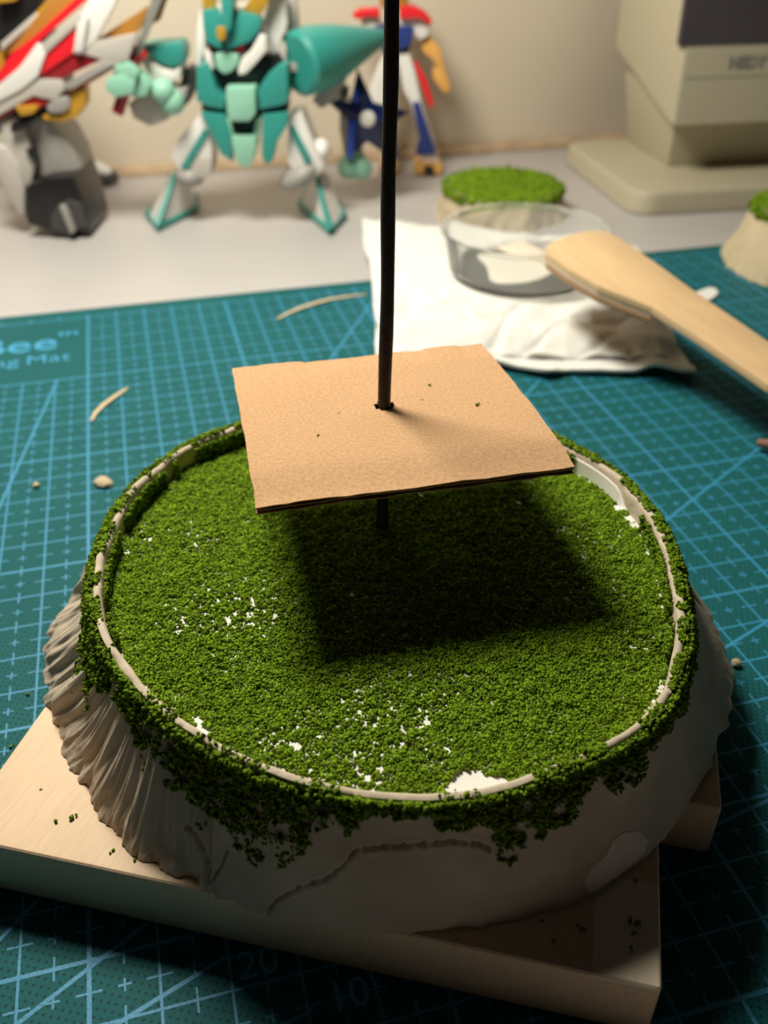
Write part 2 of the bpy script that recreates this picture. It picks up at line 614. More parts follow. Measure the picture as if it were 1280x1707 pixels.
q = [np.array([b[0], -25, 0]), b, a, np.array([a[0], -25, 0])]
bm_prism(bm, [p + np.array([0, 0, -3.3]) for p in q], [p + np.array([0, 0, -.3]) for p in q], 0.1)
o = from_bm('desk', bm, M['desk'], angle=30)
tag(o, 'white desk top that carries the cutting mat, toys and monitor', 'desk')

# ------------------------------------------------------------------ cutting mat
mat_o = thing('cutting_mat', (MX, MY, 0), 'teal green cutting mat with cyan grid lying on the white desk', 'cutting mat')
mat_o.rotation_euler = (0, 0, YAW)


def local_mesh(name, bm, mat, parent, smooth=True):
    bmesh.ops.recalc_face_normals(bm, faces=bm.faces)
    me = bpy.data.meshes.new(name)
    bmesh.ops.scale(bm, vec=(CM, CM, CM), verts=bm.verts)
    bm.to_mesh(me); bm.free()
    if smooth:
        me.polygons.foreach_set('use_smooth', np.ones(len(me.polygons), bool))
        me.set_sharp_from_angle(angle=math.radians(35))
    return link(name, me, mat, parent)


def round_rect(x0, y0, x1, y1, r, n=6):
    P = []
    for cx, cy, a0 in ((x1 - r, y1 - r, 0), (x0 + r, y1 - r, 90), (x0 + r, y0 + r, 180), (x1 - r, y0 + r, 270)):
        for k in range(n + 1):
            a = math.radians(a0 + 90 * k / n)
            P.append((cx + r * math.cos(a), cy + r * math.sin(a)))
    return P


bm = bmesh.new()
P = round_rect(-10.3, -19.1, 31.3, 10.85, 0.5)
bm_prism(bm, [(x, y, 0) for x, y in P], [(x, y, -.3) for x, y in P], 0.04, 1)
local_mesh('mat_sheet', bm, M['mat'], mat_o)


def text_mesh(name, s, size, mat, parent, loc, rot=(0, 0, 0), align='CENTER', ext=0.0, bold=0.0, spacing=1.0):
    c = bpy.data.curves.new(name + '_curve', 'FONT')
    c.body = s
    c.size = size * CM
    c.align_x = align
    c.align_y = 'CENTER'
    c.extrude = ext * CM
    c.offset = bold * CM
    c.space_character = spacing
    c.resolution_u = 6
    t = bpy.data.objects.new('tmp', c)
    COL.objects.link(t)
    dg = bpy.context.evaluated_depsgraph_get()
    me = bpy.data.meshes.new_from_object(t.evaluated_get(dg))
    me.name = name
    bpy.data.objects.remove(t)
    bpy.data.curves.remove(c)
    me.materials.clear()
    o = link(name, me, mat, parent)
    o.location = Vector(loc) * CM
    o.rotation_euler = rot
    return o


text_mesh('degree_print', '20', 0.62, M['print'], mat_o, (2.41, -15.70, .004), ext=.001)
text_mesh('degree_print', '10°', 0.62, M['print'], mat_o, (3.72, -16.5, .004), ext=.001)
text_mesh('ruler_print', '14', 0.62, M['print'], mat_o, (9.15, -18.50, .004), ext=.001)
text_mesh('title_print', 'Bee', 1.75, M['print'], mat_o, (-1.0, 8.02, .004), align='RIGHT', ext=.001, bold=.02, spacing=1.02)
text_mesh('title_print', 'TM', .52, M['print'], mat_o, (-0.70, 8.62, .004), ext=.001, bold=.012)
text_mesh('title_print', 'Mat', .92, M['print'], mat_o, (-.55, 6.72, .004), align='RIGHT', ext=.001, spacing=1.05)
text_mesh('title_print', 'Cutting', .92, M['print'], mat_o, (-2.20, 6.72, .004), align='RIGHT', ext=.001, spacing=1.05)

# ------------------------------------------------------------------ wooden planks under the terrain
PA = math.radians(-13.2)
pu, pv = np.array([math.cos(PA), math.sin(PA), 0]), np.array([-math.sin(PA), math.cos(PA), 0])


def plank(name, corner, length, depth, t, label, mat='plank'):
    """corner: front right, on the mat"""
    c = np.array([corner[0], corner[1], 0.004])
    q = [c - length * pu, c, c + depth * pv, c - length * pu + depth * pv]
    bm = bmesh.new()
    bm_prism(bm, q, [p + np.array([0, 0, t]) for p in q], 0.07, 3)
    o = from_bm(name, bm, M[mat])
    return tag(o, label, 'wooden plank')


plank('wooden_plank', (3.60, 6.24), 10.5, 3.12, 1.2, 'pale birch plank in front, its long edge nearest the camera under the terrain base')
plank('wooden_plank', (5.27, 9.08), 8.2, 3.1, 1.17, 'birch plank behind, only its right end sticking out beside the terrain base', 'plank2')

# ------------------------------------------------------------------ terrain bases
RIM_PX = [(400, 712), (330, 735), (270, 775), (210, 830), (180, 890), (160, 950), (155, 1000), (165, 1050), (190, 1100), (230, 1150), (290, 1205), (350, 1245), (430, 1285), (520, 1315), (600, 1330), (680, 1337), (780, 1333), (850, 1318), (920, 1290), (1000, 1258), (1060, 1225), (1110, 1180), (1130, 1120), (1140, 1060), (1130, 980), (1105, 890), (1055, 820), (1005, 775), (945, 745)]
BASE_PX = [(78, 1040), (76, 1100), (82, 1180), (115, 1270), (155, 1330), (190, 1390), (240, 1428), (335, 1478), (380, 1497), (440, 1530), (560, 1553), (700, 1553), (880, 1530), (1000, 1490), (1095, 1410), (1165, 1310), (1205, 1215), (1224, 1150), (1205, 1070)]
ZR, ZB, ZF = 3.4, 1.22, 3.02
C0 = np.array([0.08, 13.15])


def contour(px, z, c, fallback):
    P = np.array([onz(x, y, z)[:2] for x, y in px]) - c
    th = np.degrees(np.arctan2(P[:, 1], P[:, 0])) % 360
    r = np.hypot(P[:, 0], P[:, 1])
    for a in fallback:
        if np.abs((th - a[0] + 180) % 360 - 180).min() > 12:
            th = np.append(th, a[0]); r = np.append(r, a[1])
    i = np.argsort(th)
    th, r = th[i], r[i]
    th = np.concatenate([th - 360, th, th + 360]); r = np.concatenate([r, r, r])

    def f(t):
        t = np.asarray(t) % 360
        k = sum(np.interp(t + d, th, r) * w_ for d, w_ in ((-6, .15), (-3, .2), (0, .3), (3, .2), (6, .15)))
        return k
    return f


Rrim = contour(RIM_PX, ZR, C0, [(a, 5.3) for a in range(50, 130, 10)])
Rbase = contour(BASE_PX, ZB, C0, [(a, 6.3) for a in range(20, 170, 10)])


def smooth01(x, a, b):
    t = np.clip((x - a) / (b - a), 0, 1)
    return t * t * (3 - 2 * t)


def seg_dist(P, line):
    d = np.full(len(P), 1e9)
    for (x0, y0), (x1, y1) in zip(line, line[1:]):
        a = np.array([x0, y0]); v = np.array([x1 - x0, y1 - y0])
        t = np.clip(((P - a) @ v) / (v @ v), 0, 1)
        d = np.minimum(d, np.hypot(*(P - a - t[:, None] * v).T))
    return d


CRACKS = [[(440, 1528), (462, 1500), (500, 1480), (545, 1465), (575, 1440), (596, 1416), (640, 1412), (700, 1408), (750, 1403), (800, 1408), (817, 1417)],
          [(345, 1475), (350, 1450), (340, 1420), (325, 1390), (310, 1378)], [(352, 1470), (368, 1445), (378, 1420)]]


def terrain_surface(nth, nt_):
    th = np.linspace(0, 360, nth, endpoint=False)
    rows = []
    ts = np.linspace(0, 1, nt_)
    rr, rb = Rrim(th), Rbase(th)
    wl = smooth01(th, 140, 172) * (1 - smooth01(th, 242, 250))          # the carved left side
    wr = np.maximum(smooth01(th, 318, 340), 1 - smooth01(th, 20, 60))
    arc = np.radians(th) * 6.0
    for t in ts:
        z = ZB + (ZR - ZB) * t
        k = 1 - (1 - t) ** 1.15
        r = rb + (rr - rb) * k
        env = np.sin(np.pi * np.clip(t * 0.9 + 0.12, 0, 1)) ** 0.6
        sk = arc - (1.7 - 1.9 * smooth01(th, 205, 240)) * t
        gro = 0.10 * fnoise(sk * 1.7, np.full_like(th, t * 0.9), 3, 2) + 0.045 * fnoise(sk * 5.5, np.full_like(th, t * 1.6), 9, 2) + 0.022 * fnoise(sk * 15, np.full_like(th, t * 2.2), 13, 2)
        gro = gro - 0.06 * np.maximum(0, vnoise(sk * 9, np.full_like(th, t * 1.2), 21)) ** 2
        edge = np.exp(-(t / 0.12) ** 2)
        jag = 0.10 * fnoise(arc * 4.0, np.full_like(th, t * 4), 31, 3) * edge
        r = r + wl * env * gro + (0.35 + wl) * 0.6 * jag
        r = r + (1 - wl) * 0.035 * fnoise(arc * 0.9, np.full_like(th, t * 2.2), 41, 3) * env
        r = r + wr * 0.05 * fnoise(arc * 3, np.full_like(th, t * 5), 51, 2) * edge
        # the flat facet at the front left
        rows.append(np.c_[C0[0] + r * np.cos(np.radians(th)), C0[1] + r * np.sin(np.radians(th)), np.full(nth, z) + 0.02 * fnoise(arc * 2, np.zeros(nth), 61, 2) * (t > .9)])
    V = np.concatenate(rows)
    # cracks as cuts in the clay
    px = topx(V)
    front = V[:, 1] < C0[1]
    dirs = V[:, :2] - C0
    dirs /= np.linalg.norm(dirs, axis=1)[:, None]
    for ln in CRACKS:
        d = seg_dist(px, ln)
        d = d + 2.0 * vnoise(px[:, 0] / 7, px[:, 1] / 7, 77)
        w_ = np.exp(-(d / 2.2) ** 2) * front
        V[:, :2] -= dirs * (0.085 * w_)[:, None]
        w2 = np.exp(-((d - 7) / 4) ** 2) * front
        V[:, :2] += dirs * (0.008 * w2)[:, None]
    # crest and inner wall
    wob = 0.05 * fnoise(arc * 1.7, np.zeros(nth), 71, 2)
    crest = [(0.0, 0.045), (-0.05, 0.07), (-0.10, 0.05), (-0.125, 0.0), (-0.14, -0.12), (-0.14, ZF - ZR - .12)]
    extra = []
    for k, (dr, dz) in enumerate(crest):
        r = rr + dr + wob * (0.4 if k < 4 else 0.15)
        z = ZR + dz + (0.02 * fnoise(arc * 2, np.zeros(nth), 61, 2) + wob * 0.5) * (k < 4)
        extra.append(np.c_[C0[0] + r * np.cos(np.radians(th)), C0[1] + r * np.sin(np.radians(th)), z if hasattr(z, '__len__') else np.full(nth, z)])
    V = np.concatenate([V] + extra)
    return V, nt_ + len(crest)


def grid_faces(nth, nrow):
    i = np.arange(nth); j = (i + 1) % nth
    return np.concatenate([np.c_[i + k * nth, j + k * nth, j + (k + 1) * nth, i + (k + 1) * nth] for k in range(nrow - 1)])


terr = thing('terrain_base', (C0[0], C0[1], ZB), 'large round clay terrain base covered in green turf, resting on birch planks in front', 'diorama base')
NT = 1800
V, nr = terrain_surface(NT, 64)
F = grid_faces(NT, nr)
# closed below and inside
V = np.concatenate([V, [[C0[0], C0[1], ZB], [C0[0], C0[1], ZF - .12]]])
i = np.arange(NT); j = (i + 1) % NT
capb = np.c_[j, i, np.full(NT, len(V) - 2)]
last = (nr - 1) * NT
capt = np.c_[i + last, j + last, np.full(NT, len(V) - 1)]
faces = [tuple(f) for f in F] + [tuple(f) for f in capb] + [tuple(f) for f in capt]
clay = mesh('clay_body', V, faces, M['clay'], terr, smooth=True, angle=60)

# pale rubbed patch and small pale flakes on the front of the clay
TSURF = V[:NT * 64]
TPX = topx(TSURF)


def on_side(px, py):
    """the clay surface seen at a pixel: the front-facing vertex nearest to it"""
    d = np.hypot(TPX[:, 0] - px, TPX[:, 1] - py) + 1e6 * (TSURF[:, 1] > C0[1] + 2)
    return TSURF[d.argmin()]


def flake(name, poly, mat, lift=0.014):
    P = [on_side(x, y) for x, y in poly]
    c = np.mean(P, axis=0)
    nrm = np.array([c[0] - C0[0], c[1] - C0[1], 0.0]); nrm /= np.linalg.norm(nrm); nrm[2] = .5; nrm /= np.linalg.norm(nrm)
    bm = bmesh.new()
    bm_prism(bm, [p + nrm * lift for p in P], [p - nrm * .06 for p in P], 0.015, 1)
    return from_bm(name, bm, mat, terr)


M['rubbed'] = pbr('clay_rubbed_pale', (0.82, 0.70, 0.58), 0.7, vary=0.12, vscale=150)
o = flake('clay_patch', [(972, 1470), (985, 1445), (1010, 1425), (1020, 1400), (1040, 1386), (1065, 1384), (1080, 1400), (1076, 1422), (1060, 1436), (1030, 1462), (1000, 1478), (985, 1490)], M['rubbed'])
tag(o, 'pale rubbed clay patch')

# inner white dish: floor and wall ring
th = np.linspace(0, 360, 160, endpoint=False)
rr = Rrim(th)
ring = lambda dr, z: np.c_[C0[0] + (rr + dr) * np.cos(np.radians(th)), C0[1] + (rr + dr) * np.sin(np.radians(th)), np.full(160, z)]
hz = ZF + .03 + (ZR - ZF - .10) * smooth01(th, 16, 22) * (1 - smooth01(th, 38, 44))     # the wall shows only at the right back
DV = np.concatenate([ring(-.13, ZF), ring(-.17, ZF), ring(-.22, ZF + .03), ring(-.30, ZF), np.array([[C0[0], C0[1], ZF]])])
DV[:160, 2] = hz; DV[160:320, 2] = hz
DF = [tuple(f) for f in grid_faces(160, 4)] + [(480 + k, 480 + (k + 1) % 160, 640) for k in range(160)]
mesh('inner_dish', DV, DF, M['dish_white'], terr, smooth=True, angle=50)

# ---- foam crumbs
ICO_V = None
t_ = bmesh.new()
bmesh.ops.create_icosphere(t_, subdivisions=1, radius=1)
t_.verts.index_update()
ICO_V = np.array([v.co[:] for v in t_.verts]); ICO_F = np.array([[v.index for v in f.verts] for f in t_.faces])
t_.free()


OCT_V = np.array([[1, 0, 0], [-1, 0, 0], [0, 1, 0], [0, -1, 0], [0, 0, 1], [0, 0, -1]], float)
OCT_F = np.array([[0, 2, 4], [2, 1, 4], [1, 3, 4], [3, 0, 4], [2, 0, 5], [1, 2, 5], [3, 1, 5], [0, 3, 5]])


def crumbs(name, P, R, mat, parent, stretch=0.62, oct_=False):
    """P (n,3) cm, R (n) cm -> one stuff mesh of rough crumbs"""
    n = len(P)
    BV, BF = (OCT_V, OCT_F) if oct_ else (ICO_V, ICO_F)
    k = len(BV)
    a = rng.random(n) * 2 * np.pi
    ca, sa = np.cos(a), np.sin(a)
    v = np.repeat(BV[None], n, 0)
    v = v * (1 + stretch * (rng.random((n, k, 1)) * 2 - 1)) * (1 + 0.35 * (rng.random((n, 1, 3)) * 2 - 1))
    x = v[..., 0] * ca[:, None] - v[..., 1] * sa[:, None]
    y = v[..., 0] * sa[:, None] + v[..., 1] * ca[:, None]
    b = rng.random(n) * 2 * np.pi
    cb, sb = np.cos(b), np.sin(b)
    z = v[..., 2] * cb[:, None] - y * sb[:, None]
    y = v[..., 2] * sb[:, None] + y * cb[:, None]
    v = np.stack([x, y, z], -1) * R[:, None, None] + P[:, None]
    f = (BF[None] + (np.arange(n) * k)[:, None, None]).reshape(-1, 3)
    o = mesh(name, v.reshape(-1, 3), f, mat, parent)
    tag(o, kind='stuff')
    return o


BARE = [(340, 895, .35, .55), (365, 1010, .75, .5), (430, 1020, .5, .5), (310, 1030, .4, .45), (380, 1090, .4, .3), (230, 900, .5, .3),
        (650, 1180, .7, .35), (600, 1230, .8, .4), (500, 1290, .5, .5), (590, 1300, .45, .6), (480, 1240, .5, .35), (700, 1245, .4, .4), (780, 1150, .5, .3),
        (790, 1314, .30, 2.0), (760, 1318, .18, 1.5), (830, 1308, .14, 1.5), (323, 1222, .20, 2.0), (1002, 1246, .16, 1.6), (905, 1297, .2, .8), (930, 1275, .15, .6),
        (1062, 868, .24, 2.0), (1040, 845, .2, 2.0), (1078, 890, .16, 1.5), (1120, 965, .13, 1.8), (1122, 990, .12, 1.8), (1118, 940, .11, 1.6), (1126, 1015, .12, 1.2),
        (960, 960, .8, .25), (985, 1000, .5, .22), (900, 880, .6, .2), (1060, 1070, .4, .25), (1000, 890, .5, .25), (720, 830, .5, .25), (850, 830, .5, .25), (640, 1010, .8, .2), (560, 990, .5, .2)]


def turf():
    g = 0.0350
    n = int(11.4 / g)
    X, Y = np.meshgrid(np.arange(n) * g - 5.7, np.arange(n) * g - 5.7)
    P = np.c_[X.ravel(), Y.ravel()]
    P = np.concatenate([P, P + g / 2])
    P = P + rng.normal(0, g * 0.28, P.shape)
    r = np.hypot(P[:, 0], P[:, 1])
    tt = np.degrees(np.arctan2(P[:, 1], P[:, 0])) % 360
    P = P[r < Rrim(tt) - 0.155]
    W = P + C0
    prob = np.full(len(P), 0.985)
    cl = fnoise(W[:, 0] * 18, W[:, 1] * 18, 5, 2)
    for bx, by, br, st in BARE:
        c = onz(bx, by, ZF)[:2]
        d = np.hypot(W[:, 0] - c[0], W[:, 1] - c[1])
        if st >= 1:
            prob -= st * (d < br * (1 + 0.45 * fnoise(W[:, 0] * 6, W[:, 1] * 6, 8, 2)))
        else:
            prob -= 8 * st * np.exp(-(d / br) ** 2) * np.clip(cl - 0.18, 0, 1)
    prob -= 0.8 * np.clip(cl - 0.8, 0, 1)
    keep = rng.random(len(P)) < np.clip(prob, 0, 1)
    W = W[keep]
    R = 0.020 + 0.018 * rng.random(len(W)) ** 1.5
    z = ZF + R * 0.4 + 0.026 * rng.random(len(W)) + 0.03 * np.clip(fnoise(W[:, 0] * 7, W[:, 1] * 7, 15, 2), -.8, 1)
    return np.c_[W, z], R


P_, R__ = turf()
crumbs('turf', P_, R__, M['turf'], terr, .45, True)

# ---- foliage: hangs over the rim
HANG = [(140, 1130, 10, .55), (120, 1050, 8, .35), (200, 1150, 8, .35), (250, 1230, 8, .25), (330, 1290, 8, .55), (385, 1370, 9, .65), (500, 1365, 9, .25), (620, 1350, 12, .15), (780, 1360, 8, .2), (880, 1370, 8, .55), (1050, 1290, 10, .35), (1160, 1060, 10, .45), (1140, 1190, 8, .25)]


def foliage():
    n = 36000
    th = rng.random(n) * 360
    reach = np.full(n, .38)
    for hx, hy, wd, am in HANG:
        p = onz(hx, hy, 2.7)[:2] - C0
        a = math.degrees(math.atan2(p[1], p[0])) % 360
        reach = reach + am * np.exp(-(((th - a + 180) % 360 - 180) / wd) ** 2)
    reach = reach * (1 + 0.45 * fnoise(np.radians(th) * 9, np.zeros(n), 81, 3))
    reach = np.clip(reach, .12, 1.6)
    s = rng.random(n) ** 1.25 * reach                       # way down the side from the crest
    # clumps
    cl = fnoise(np.radians(th) * 26, s * 7, 91, 3)
    keep = cl > -0.45 + 1.1 * (s / reach - 0.45)
    th, s = th[keep], s[keep]
    t = 1 - s / 2.4
    k = 1 - (1 - t) ** 1.15
    r = Rbase(th) + (Rrim(th) - Rbase(th)) * k
    z = ZB + (ZR - ZB) * t
    R = 0.018 + 0.022 * rng.random(len(th)) ** 1.6
    out = rng.random(len(th)) ** 1.3 * 0.13 * np.clip(1.2 - s / 1.2, .3, 1) + R * 0.3
    r = r + out * .85
    z = z + out * .5
    a = np.radians(th)
    A = np.c_[C0[0] + r * np.cos(a), C0[1] + r * np.sin(a), z]
    # crumbs on the crest itself and on the inner wall of the far side
    m = 6500
    th2 = rng.random(m) * 360
    ok = fnoise(np.radians(th2) * 14, np.zeros(m), 101, 3) > -0.15
    back = (th2 > 285) | (th2 < 205)
    ok &= np.where(back, True, rng.random(m) < 0.25)
    th2 = th2[ok]
    m = len(th2)
    rr_ = Rrim(th2) - 0.14 * rng.random(m) + .05
    zz = ZR + 0.06 + 0.03 * rng.random(m)
    a2 = np.radians(th2)
    B = np.c_[C0[0] + rr_ * np.cos(a2), C0[1] + rr_ * np.sin(a2), zz]
    m = 8500
    th3 = (-65 + rng.random(m) * 275) % 360
    ok = (fnoise(np.radians(th3) * 8, np.zeros(m), 111, 3) > np.where((th3 > 280) | (th3 < 25), -.05, -.3)) & ~((th3 > 20) & (th3 < 37))
    th3 = th3[ok]; m = len(th3)
    rr_ = Rrim(th3) - 0.17 - .06 * rng.random(m)
    a3 = np.radians(th3)
    D = np.c_[C0[0] + rr_ * np.cos(a3), C0[1] + rr_ * np.sin(a3), ZF + (ZR - ZF) * rng.random(m) ** .8]
    P = np.concatenate([A, B, D])
    R = np.concatenate([R, 0.017 + 0.02 * rng.random(len(P) - len(R))])
    return P, R


P_, R__ = foliage()
crumbs('rim_foliage', P_, R__, M['foliage'], terr)


# ---- the two other bases, far behind and at the right edge
def small_base(name, c, rx, ry, z0, z1, label, seed, flare=0.7, rag=.1):
    root = thing(name, (c[0], c[1], z0), label, 'diorama base')
    n = 160
    th = np.linspace(0, 2 * np.pi, n, endpoint=False)
    rows = []
    for t in np.linspace(0, 1, 14):
        fl = flare * (1 - t) ** 1.1
        no = rag * fnoise(th * 5, np.full(n, t * 2.0), seed, 3) + rag * 1.2 * math.exp(-(t / .2) ** 2) * fnoise(th * 9, np.zeros(n), seed + 4, 2)
        rows.append(np.c_[c[0] + (rx + fl + no) * np.cos(th), c[1] + (ry + fl + no) * np.sin(th), np.full(n, z0 + (z1 - z0) * t)])
    rows.append(np.c_[c[0] + (rx - .15) * np.cos(th), c[1] + (ry - .15) * np.sin(th), np.full(n, z1 + .04)])
    Vv = np.concatenate(rows + [[[c[0], c[1], z0], [c[0], c[1], z1 + .04]]])
    Ff = [tuple(f) for f in grid_faces(n, 15)] + [((k + 1) % n, k, len(Vv) - 2) for k in range(n)] + [(14 * n + k, 14 * n + (k + 1) % n, len(Vv) - 1) for k in range(n)]
    mesh('clay_body', Vv, Ff, M['cream_clay'], root, smooth=True, angle=60)
    m = int(900 * rx * ry)
    a, q = rng.random(m) * 2 * np.pi, np.sqrt(rng.random(m)) * 1.03
    rim = q > 0.9
    P = np.c_[c[0] + rx * q * np.cos(a), c[1] + ry * q * np.sin(a), z1 + .06 + .05 * rng.random(m) - .30 * rim * rng.random(m)]
    P[:, :2] += (rim * rng.random(m) * .12)[:, None] * np.c_[np.cos(a), np.sin(a)]
    crumbs('turf', P, 0.045 + 0.035 * rng.random(m), M['turf'], root)


small_base('terrain_base', onz(842, 312, 1.0)[:2] + np.array([-.1, .2]), 2.75, 3.1, -.3, 1.0, 'small round turf covered base standing behind the clear dish', 200, .45)
small_base('terrain_base', np.array([17.25, 36.6]), 2.3, 2.7, 0.004, 2.2, 'cream clay base with a turf top at the right edge of the photo', 300, .85, .06)

# ------------------------------------------------------------------ rod and cardboard
def rod_at(px, py):
    Y = 14.3
    for _ in range(8):
        Y = 14.05 + .165 * (aty(px, py, Y)[2] - ZF)
    return aty(px, py, Y)


cl_px = [(653, 0), (651, 100), (649.7, 200), (648.6, 270), (647.4, 340), (645.6, 450), (644, 550), (641.8, 640), (640.3, 700), (638, 820), (637, 870)]
pts = [rod_at(x, y) for x, y in cl_px]
d0 = (pts[0] - pts[4]) / np.linalg.norm(pts[0] - pts[4])
pts = [pts[0] + d0 * 6.0, pts[0] + d0 * 3.0] + pts
d1 = (pts[-1] - pts[-4]); d1 /= np.linalg.norm(d1)
pts = pts + [pts[-1] + d1 * ((pts[-1][2] - ZF - .02) / abs(d1[2]))]
fine, rad = [], []
for a_, b_ in zip(pts, pts[1:]):
    for k in range(6):
        p = a_ + (b_ - a_) * k / 6
        fine.append(p + np.array([0.008 * math.sin(p[2] * 1.9), 0, 0])); rad.append(.118 + .004 * math.sin(p[2] * 3.1))
fine.append(pts[-1]); rad.append(.118)
o = tube('metal_rod', fine, rad, M['rod'], None, 20)
tag(o, 'thin dark steel rod standing upright through the cardboard square', 'rod')

ZC = 5.42
card = thing('cardboard_square', onz(660, 700, ZC - .16), 'brown corrugated cardboard square pierced by the dark rod above the turf', 'cardboard')
CC = [onz(x, y, ZC) for x, y in ((387, 614), (803, 571), (961, 770), (426, 838))]
hole = onz(641, 677, ZC)


def sheet(name, dz, mat, thick, n=72, wave=0.0, inset=0.0, frontdip=0.09, seed=0):
    bm_v, keep = [], {}
    s = np.linspace(0, 1, n)
    G = np.zeros((n, n, 3))
    for jj, v in enumerate(s):
        for ii, u in enumerate(s):
            p = CC[0] * (1 - u) * (1 - v) + CC[1] * u * (1 - v) + CC[2] * u * v + CC[3] * (1 - u) * v
            G[jj, ii] = p
    U, Vv = np.meshgrid(s, s)
    G[..., 2] += dz - frontdip * smooth01(Vv, .80, 1.0) + 0.010 * fnoise(U * 4, Vv * 4, 7, 2)
    G[..., 2] -= 0.03 * smooth01(1 - Vv, .85, 1.0) * (vnoise(U * 6, U * 0, 4) > 0)
    if wave:
        G[..., 2] += wave * np.sin(Vv * 2 * np.pi * 14)
    # slightly ragged cut edges
    e1 = CC[3] - CC[0]; e1 = e1 / np.linalg.norm(e1)
    e2 = CC[1] - CC[0]; e2 = e2 / np.linalg.norm(e2)
    rag = 0.022 * fnoise(U * 11, np.zeros_like(U), 30 + seed, 3)
    G += (rag * ((Vv < .02) * 1.3 + (Vv > .98)))[..., None] * e1
    rag2 = 0.012 * fnoise(Vv * 11, np.zeros_like(U), 40 + seed, 3)
    G += (rag2 * ((U < .02) * 1.0 + (U > .98)))[..., None] * e2
    if inset:
        c = np.mean(CC, axis=0)
        G[..., :2] = c[:2] + (G[..., :2] - c[:2]) * (1 - inset)
    V0 = G.reshape(-1, 3)
    V1 = V0 - np.array([0, 0, thick])
    idx = np.arange(n * n).reshape(n, n)
    mid = (G[:-1, :-1] + G[1:, 1:]) / 2
    open_ = np.hypot(mid[..., 0] - hole[0], mid[..., 1] - hole[1]) < 0.175
    fs = []
    ok = ~open_
    N = n * n

    def solid(a, b):
        return 0 <= a < n - 1 and 0 <= b < n - 1 and ok[a, b]
    for a in range(n - 1):
        for b in range(n - 1):
            if not ok[a, b]: continue
            q = (idx[a, b], idx[a + 1, b], idx[a + 1, b + 1], idx[a, b + 1])
            fs.append(q)
            fs.append(tuple(x + N for x in q[::-1]))
            for (x, y, p, q2) in ((a, b - 1, idx[a, b], idx[a + 1, b]), (a + 1, b, idx[a + 1, b], idx[a + 1, b + 1]), (a, b + 1, idx[a + 1, b + 1], idx[a, b + 1]), (a - 1, b, idx[a, b + 1], idx[a, b])):
                if not solid(x, y):
                    fs.append((q2, p, p + N, q2 + N))
    return mesh(name, np.concatenate([V0, V1]), fs, mat, card, smooth=True, angle=40)


sheet('top_liner', 0.0, M['kraft'], .022, seed=0)
sheet('fluting', -.085, M['kraft_dark'], .02, wave=.028, inset=.006, frontdip=.05, seed=2)
sheet('bottom_liner', -.15, M['kraft_dark'], .022, inset=.002, frontdip=.05, seed=5)


# ------------------------------------------------------------------ loose crumbs
def crumb_mesh(name, r, seed, mat, balls=4):
    g = np.random.default_rng(seed)
    vs, fs = [], []
    for k in range(balls):
        c = g.normal(0, r * .55, 3); c[2] = abs(c[2]) * .6 + r * .55
        v = ICO_V * (r * (.5 + .3 * g.random())) * (1 + .35 * (g.random((12, 1)) * 2 - 1)) + c
        fs += [tuple(f + len(vs)) for f in ICO_F]
        vs += list(v)
    vs = np.array(vs)
    vs[:, 2] -= vs[:, 2].min()
    me = bpy.data.meshes.new(name)
    fill(me, vs * CM, [i for f in fs for i in f], [3] * len(fs))
    me.materials.append(mat)
    return me


CR = [crumb_mesh('turf_crumb', .05, k, M['foliage']) for k in range(4)]


def scatter(items, z, group):
    for k, (x, y, sc, label) in enumerate(items):
        o = bpy.data.objects.new('turf_crumb', CR[k % 4])
        COL.objects.link(o)
        p = onz(x, y, z)
        o.location = Vector((p[0], p[1], z)) * CM
        o.rotation_euler = (0, 0, k * 1.7)
        o.scale = (sc, sc, sc)
        tag(o, label, 'crumb', group)


scatter([(795, 676, .75, 'turf crumb farthest right of the rod on the cardboard square'), (716, 643, .5, 'turf crumb on the cardboard behind and right of the rod, the farthest back'),
         (703, 667, .35, 'faint turf speck on the cardboard just right of the rod'), (565, 689, .35, 'small turf speck on the cardboard just left of the rod'),
         (530, 727, .5, 'turf crumb at the front left of the cardboard, the leftmost there')], ZC - .012, 'turf crumbs on the cardboard')
scatter([(121, 1364, 1.0, 'largest turf crumb on the lit left end of the front plank'), (94, 1369, .6, 'small turf crumb just left of the largest one on the lit plank end'),
         (68, 1316, .35, 'turf speck on the lit plank end, the one nearest the left edge of the photo'), (188, 1418, .6, 'turf crumb at the shaded front edge of the plank, below the carved clay'),
         (225, 1434, .6, 'turf crumb in shade between the carved clay and the front edge of the plank')], 1.205, 'turf crumbs on the left of the front plank')
scatter([(962, 1544, .6, 'smaller left crumb of the pair on the shaded plank below the pale clay patch'), (972, 1551, .9, 'larger right crumb of the pair on the shaded plank below the pale clay patch'),
         (902, 1534, .5, 'turf crumb on the shaded plank, the leftmost, under the front of the clay'), (923, 1567, .5, 'lone turf crumb close to the front edge of the shaded plank'),
         (1050, 1538, .9, 'left crumb of the cluster near the right edge of the front plank'), (1062, 1540, .9, 'right crumb of the cluster near the right edge of the front plank'),
         (1054, 1556, .6, 'lowest crumb of the cluster near the right edge of the front plank'), (1051, 1581, .6, 'turf crumb near the right front corner of the front plank'),
         (1059, 1470, .6, 'turf crumb on the plank right beside the pale clay patch')], 1.205, 'turf crumbs on the right of the front plank')
scatter([(19, 1246, .8, 'turf crumb on the mat at the left edge, beside the plank'), (47, 1158, .7, 'turf crumb on the mat left of the carved clay')], .0, 'turf crumbs on the mat')


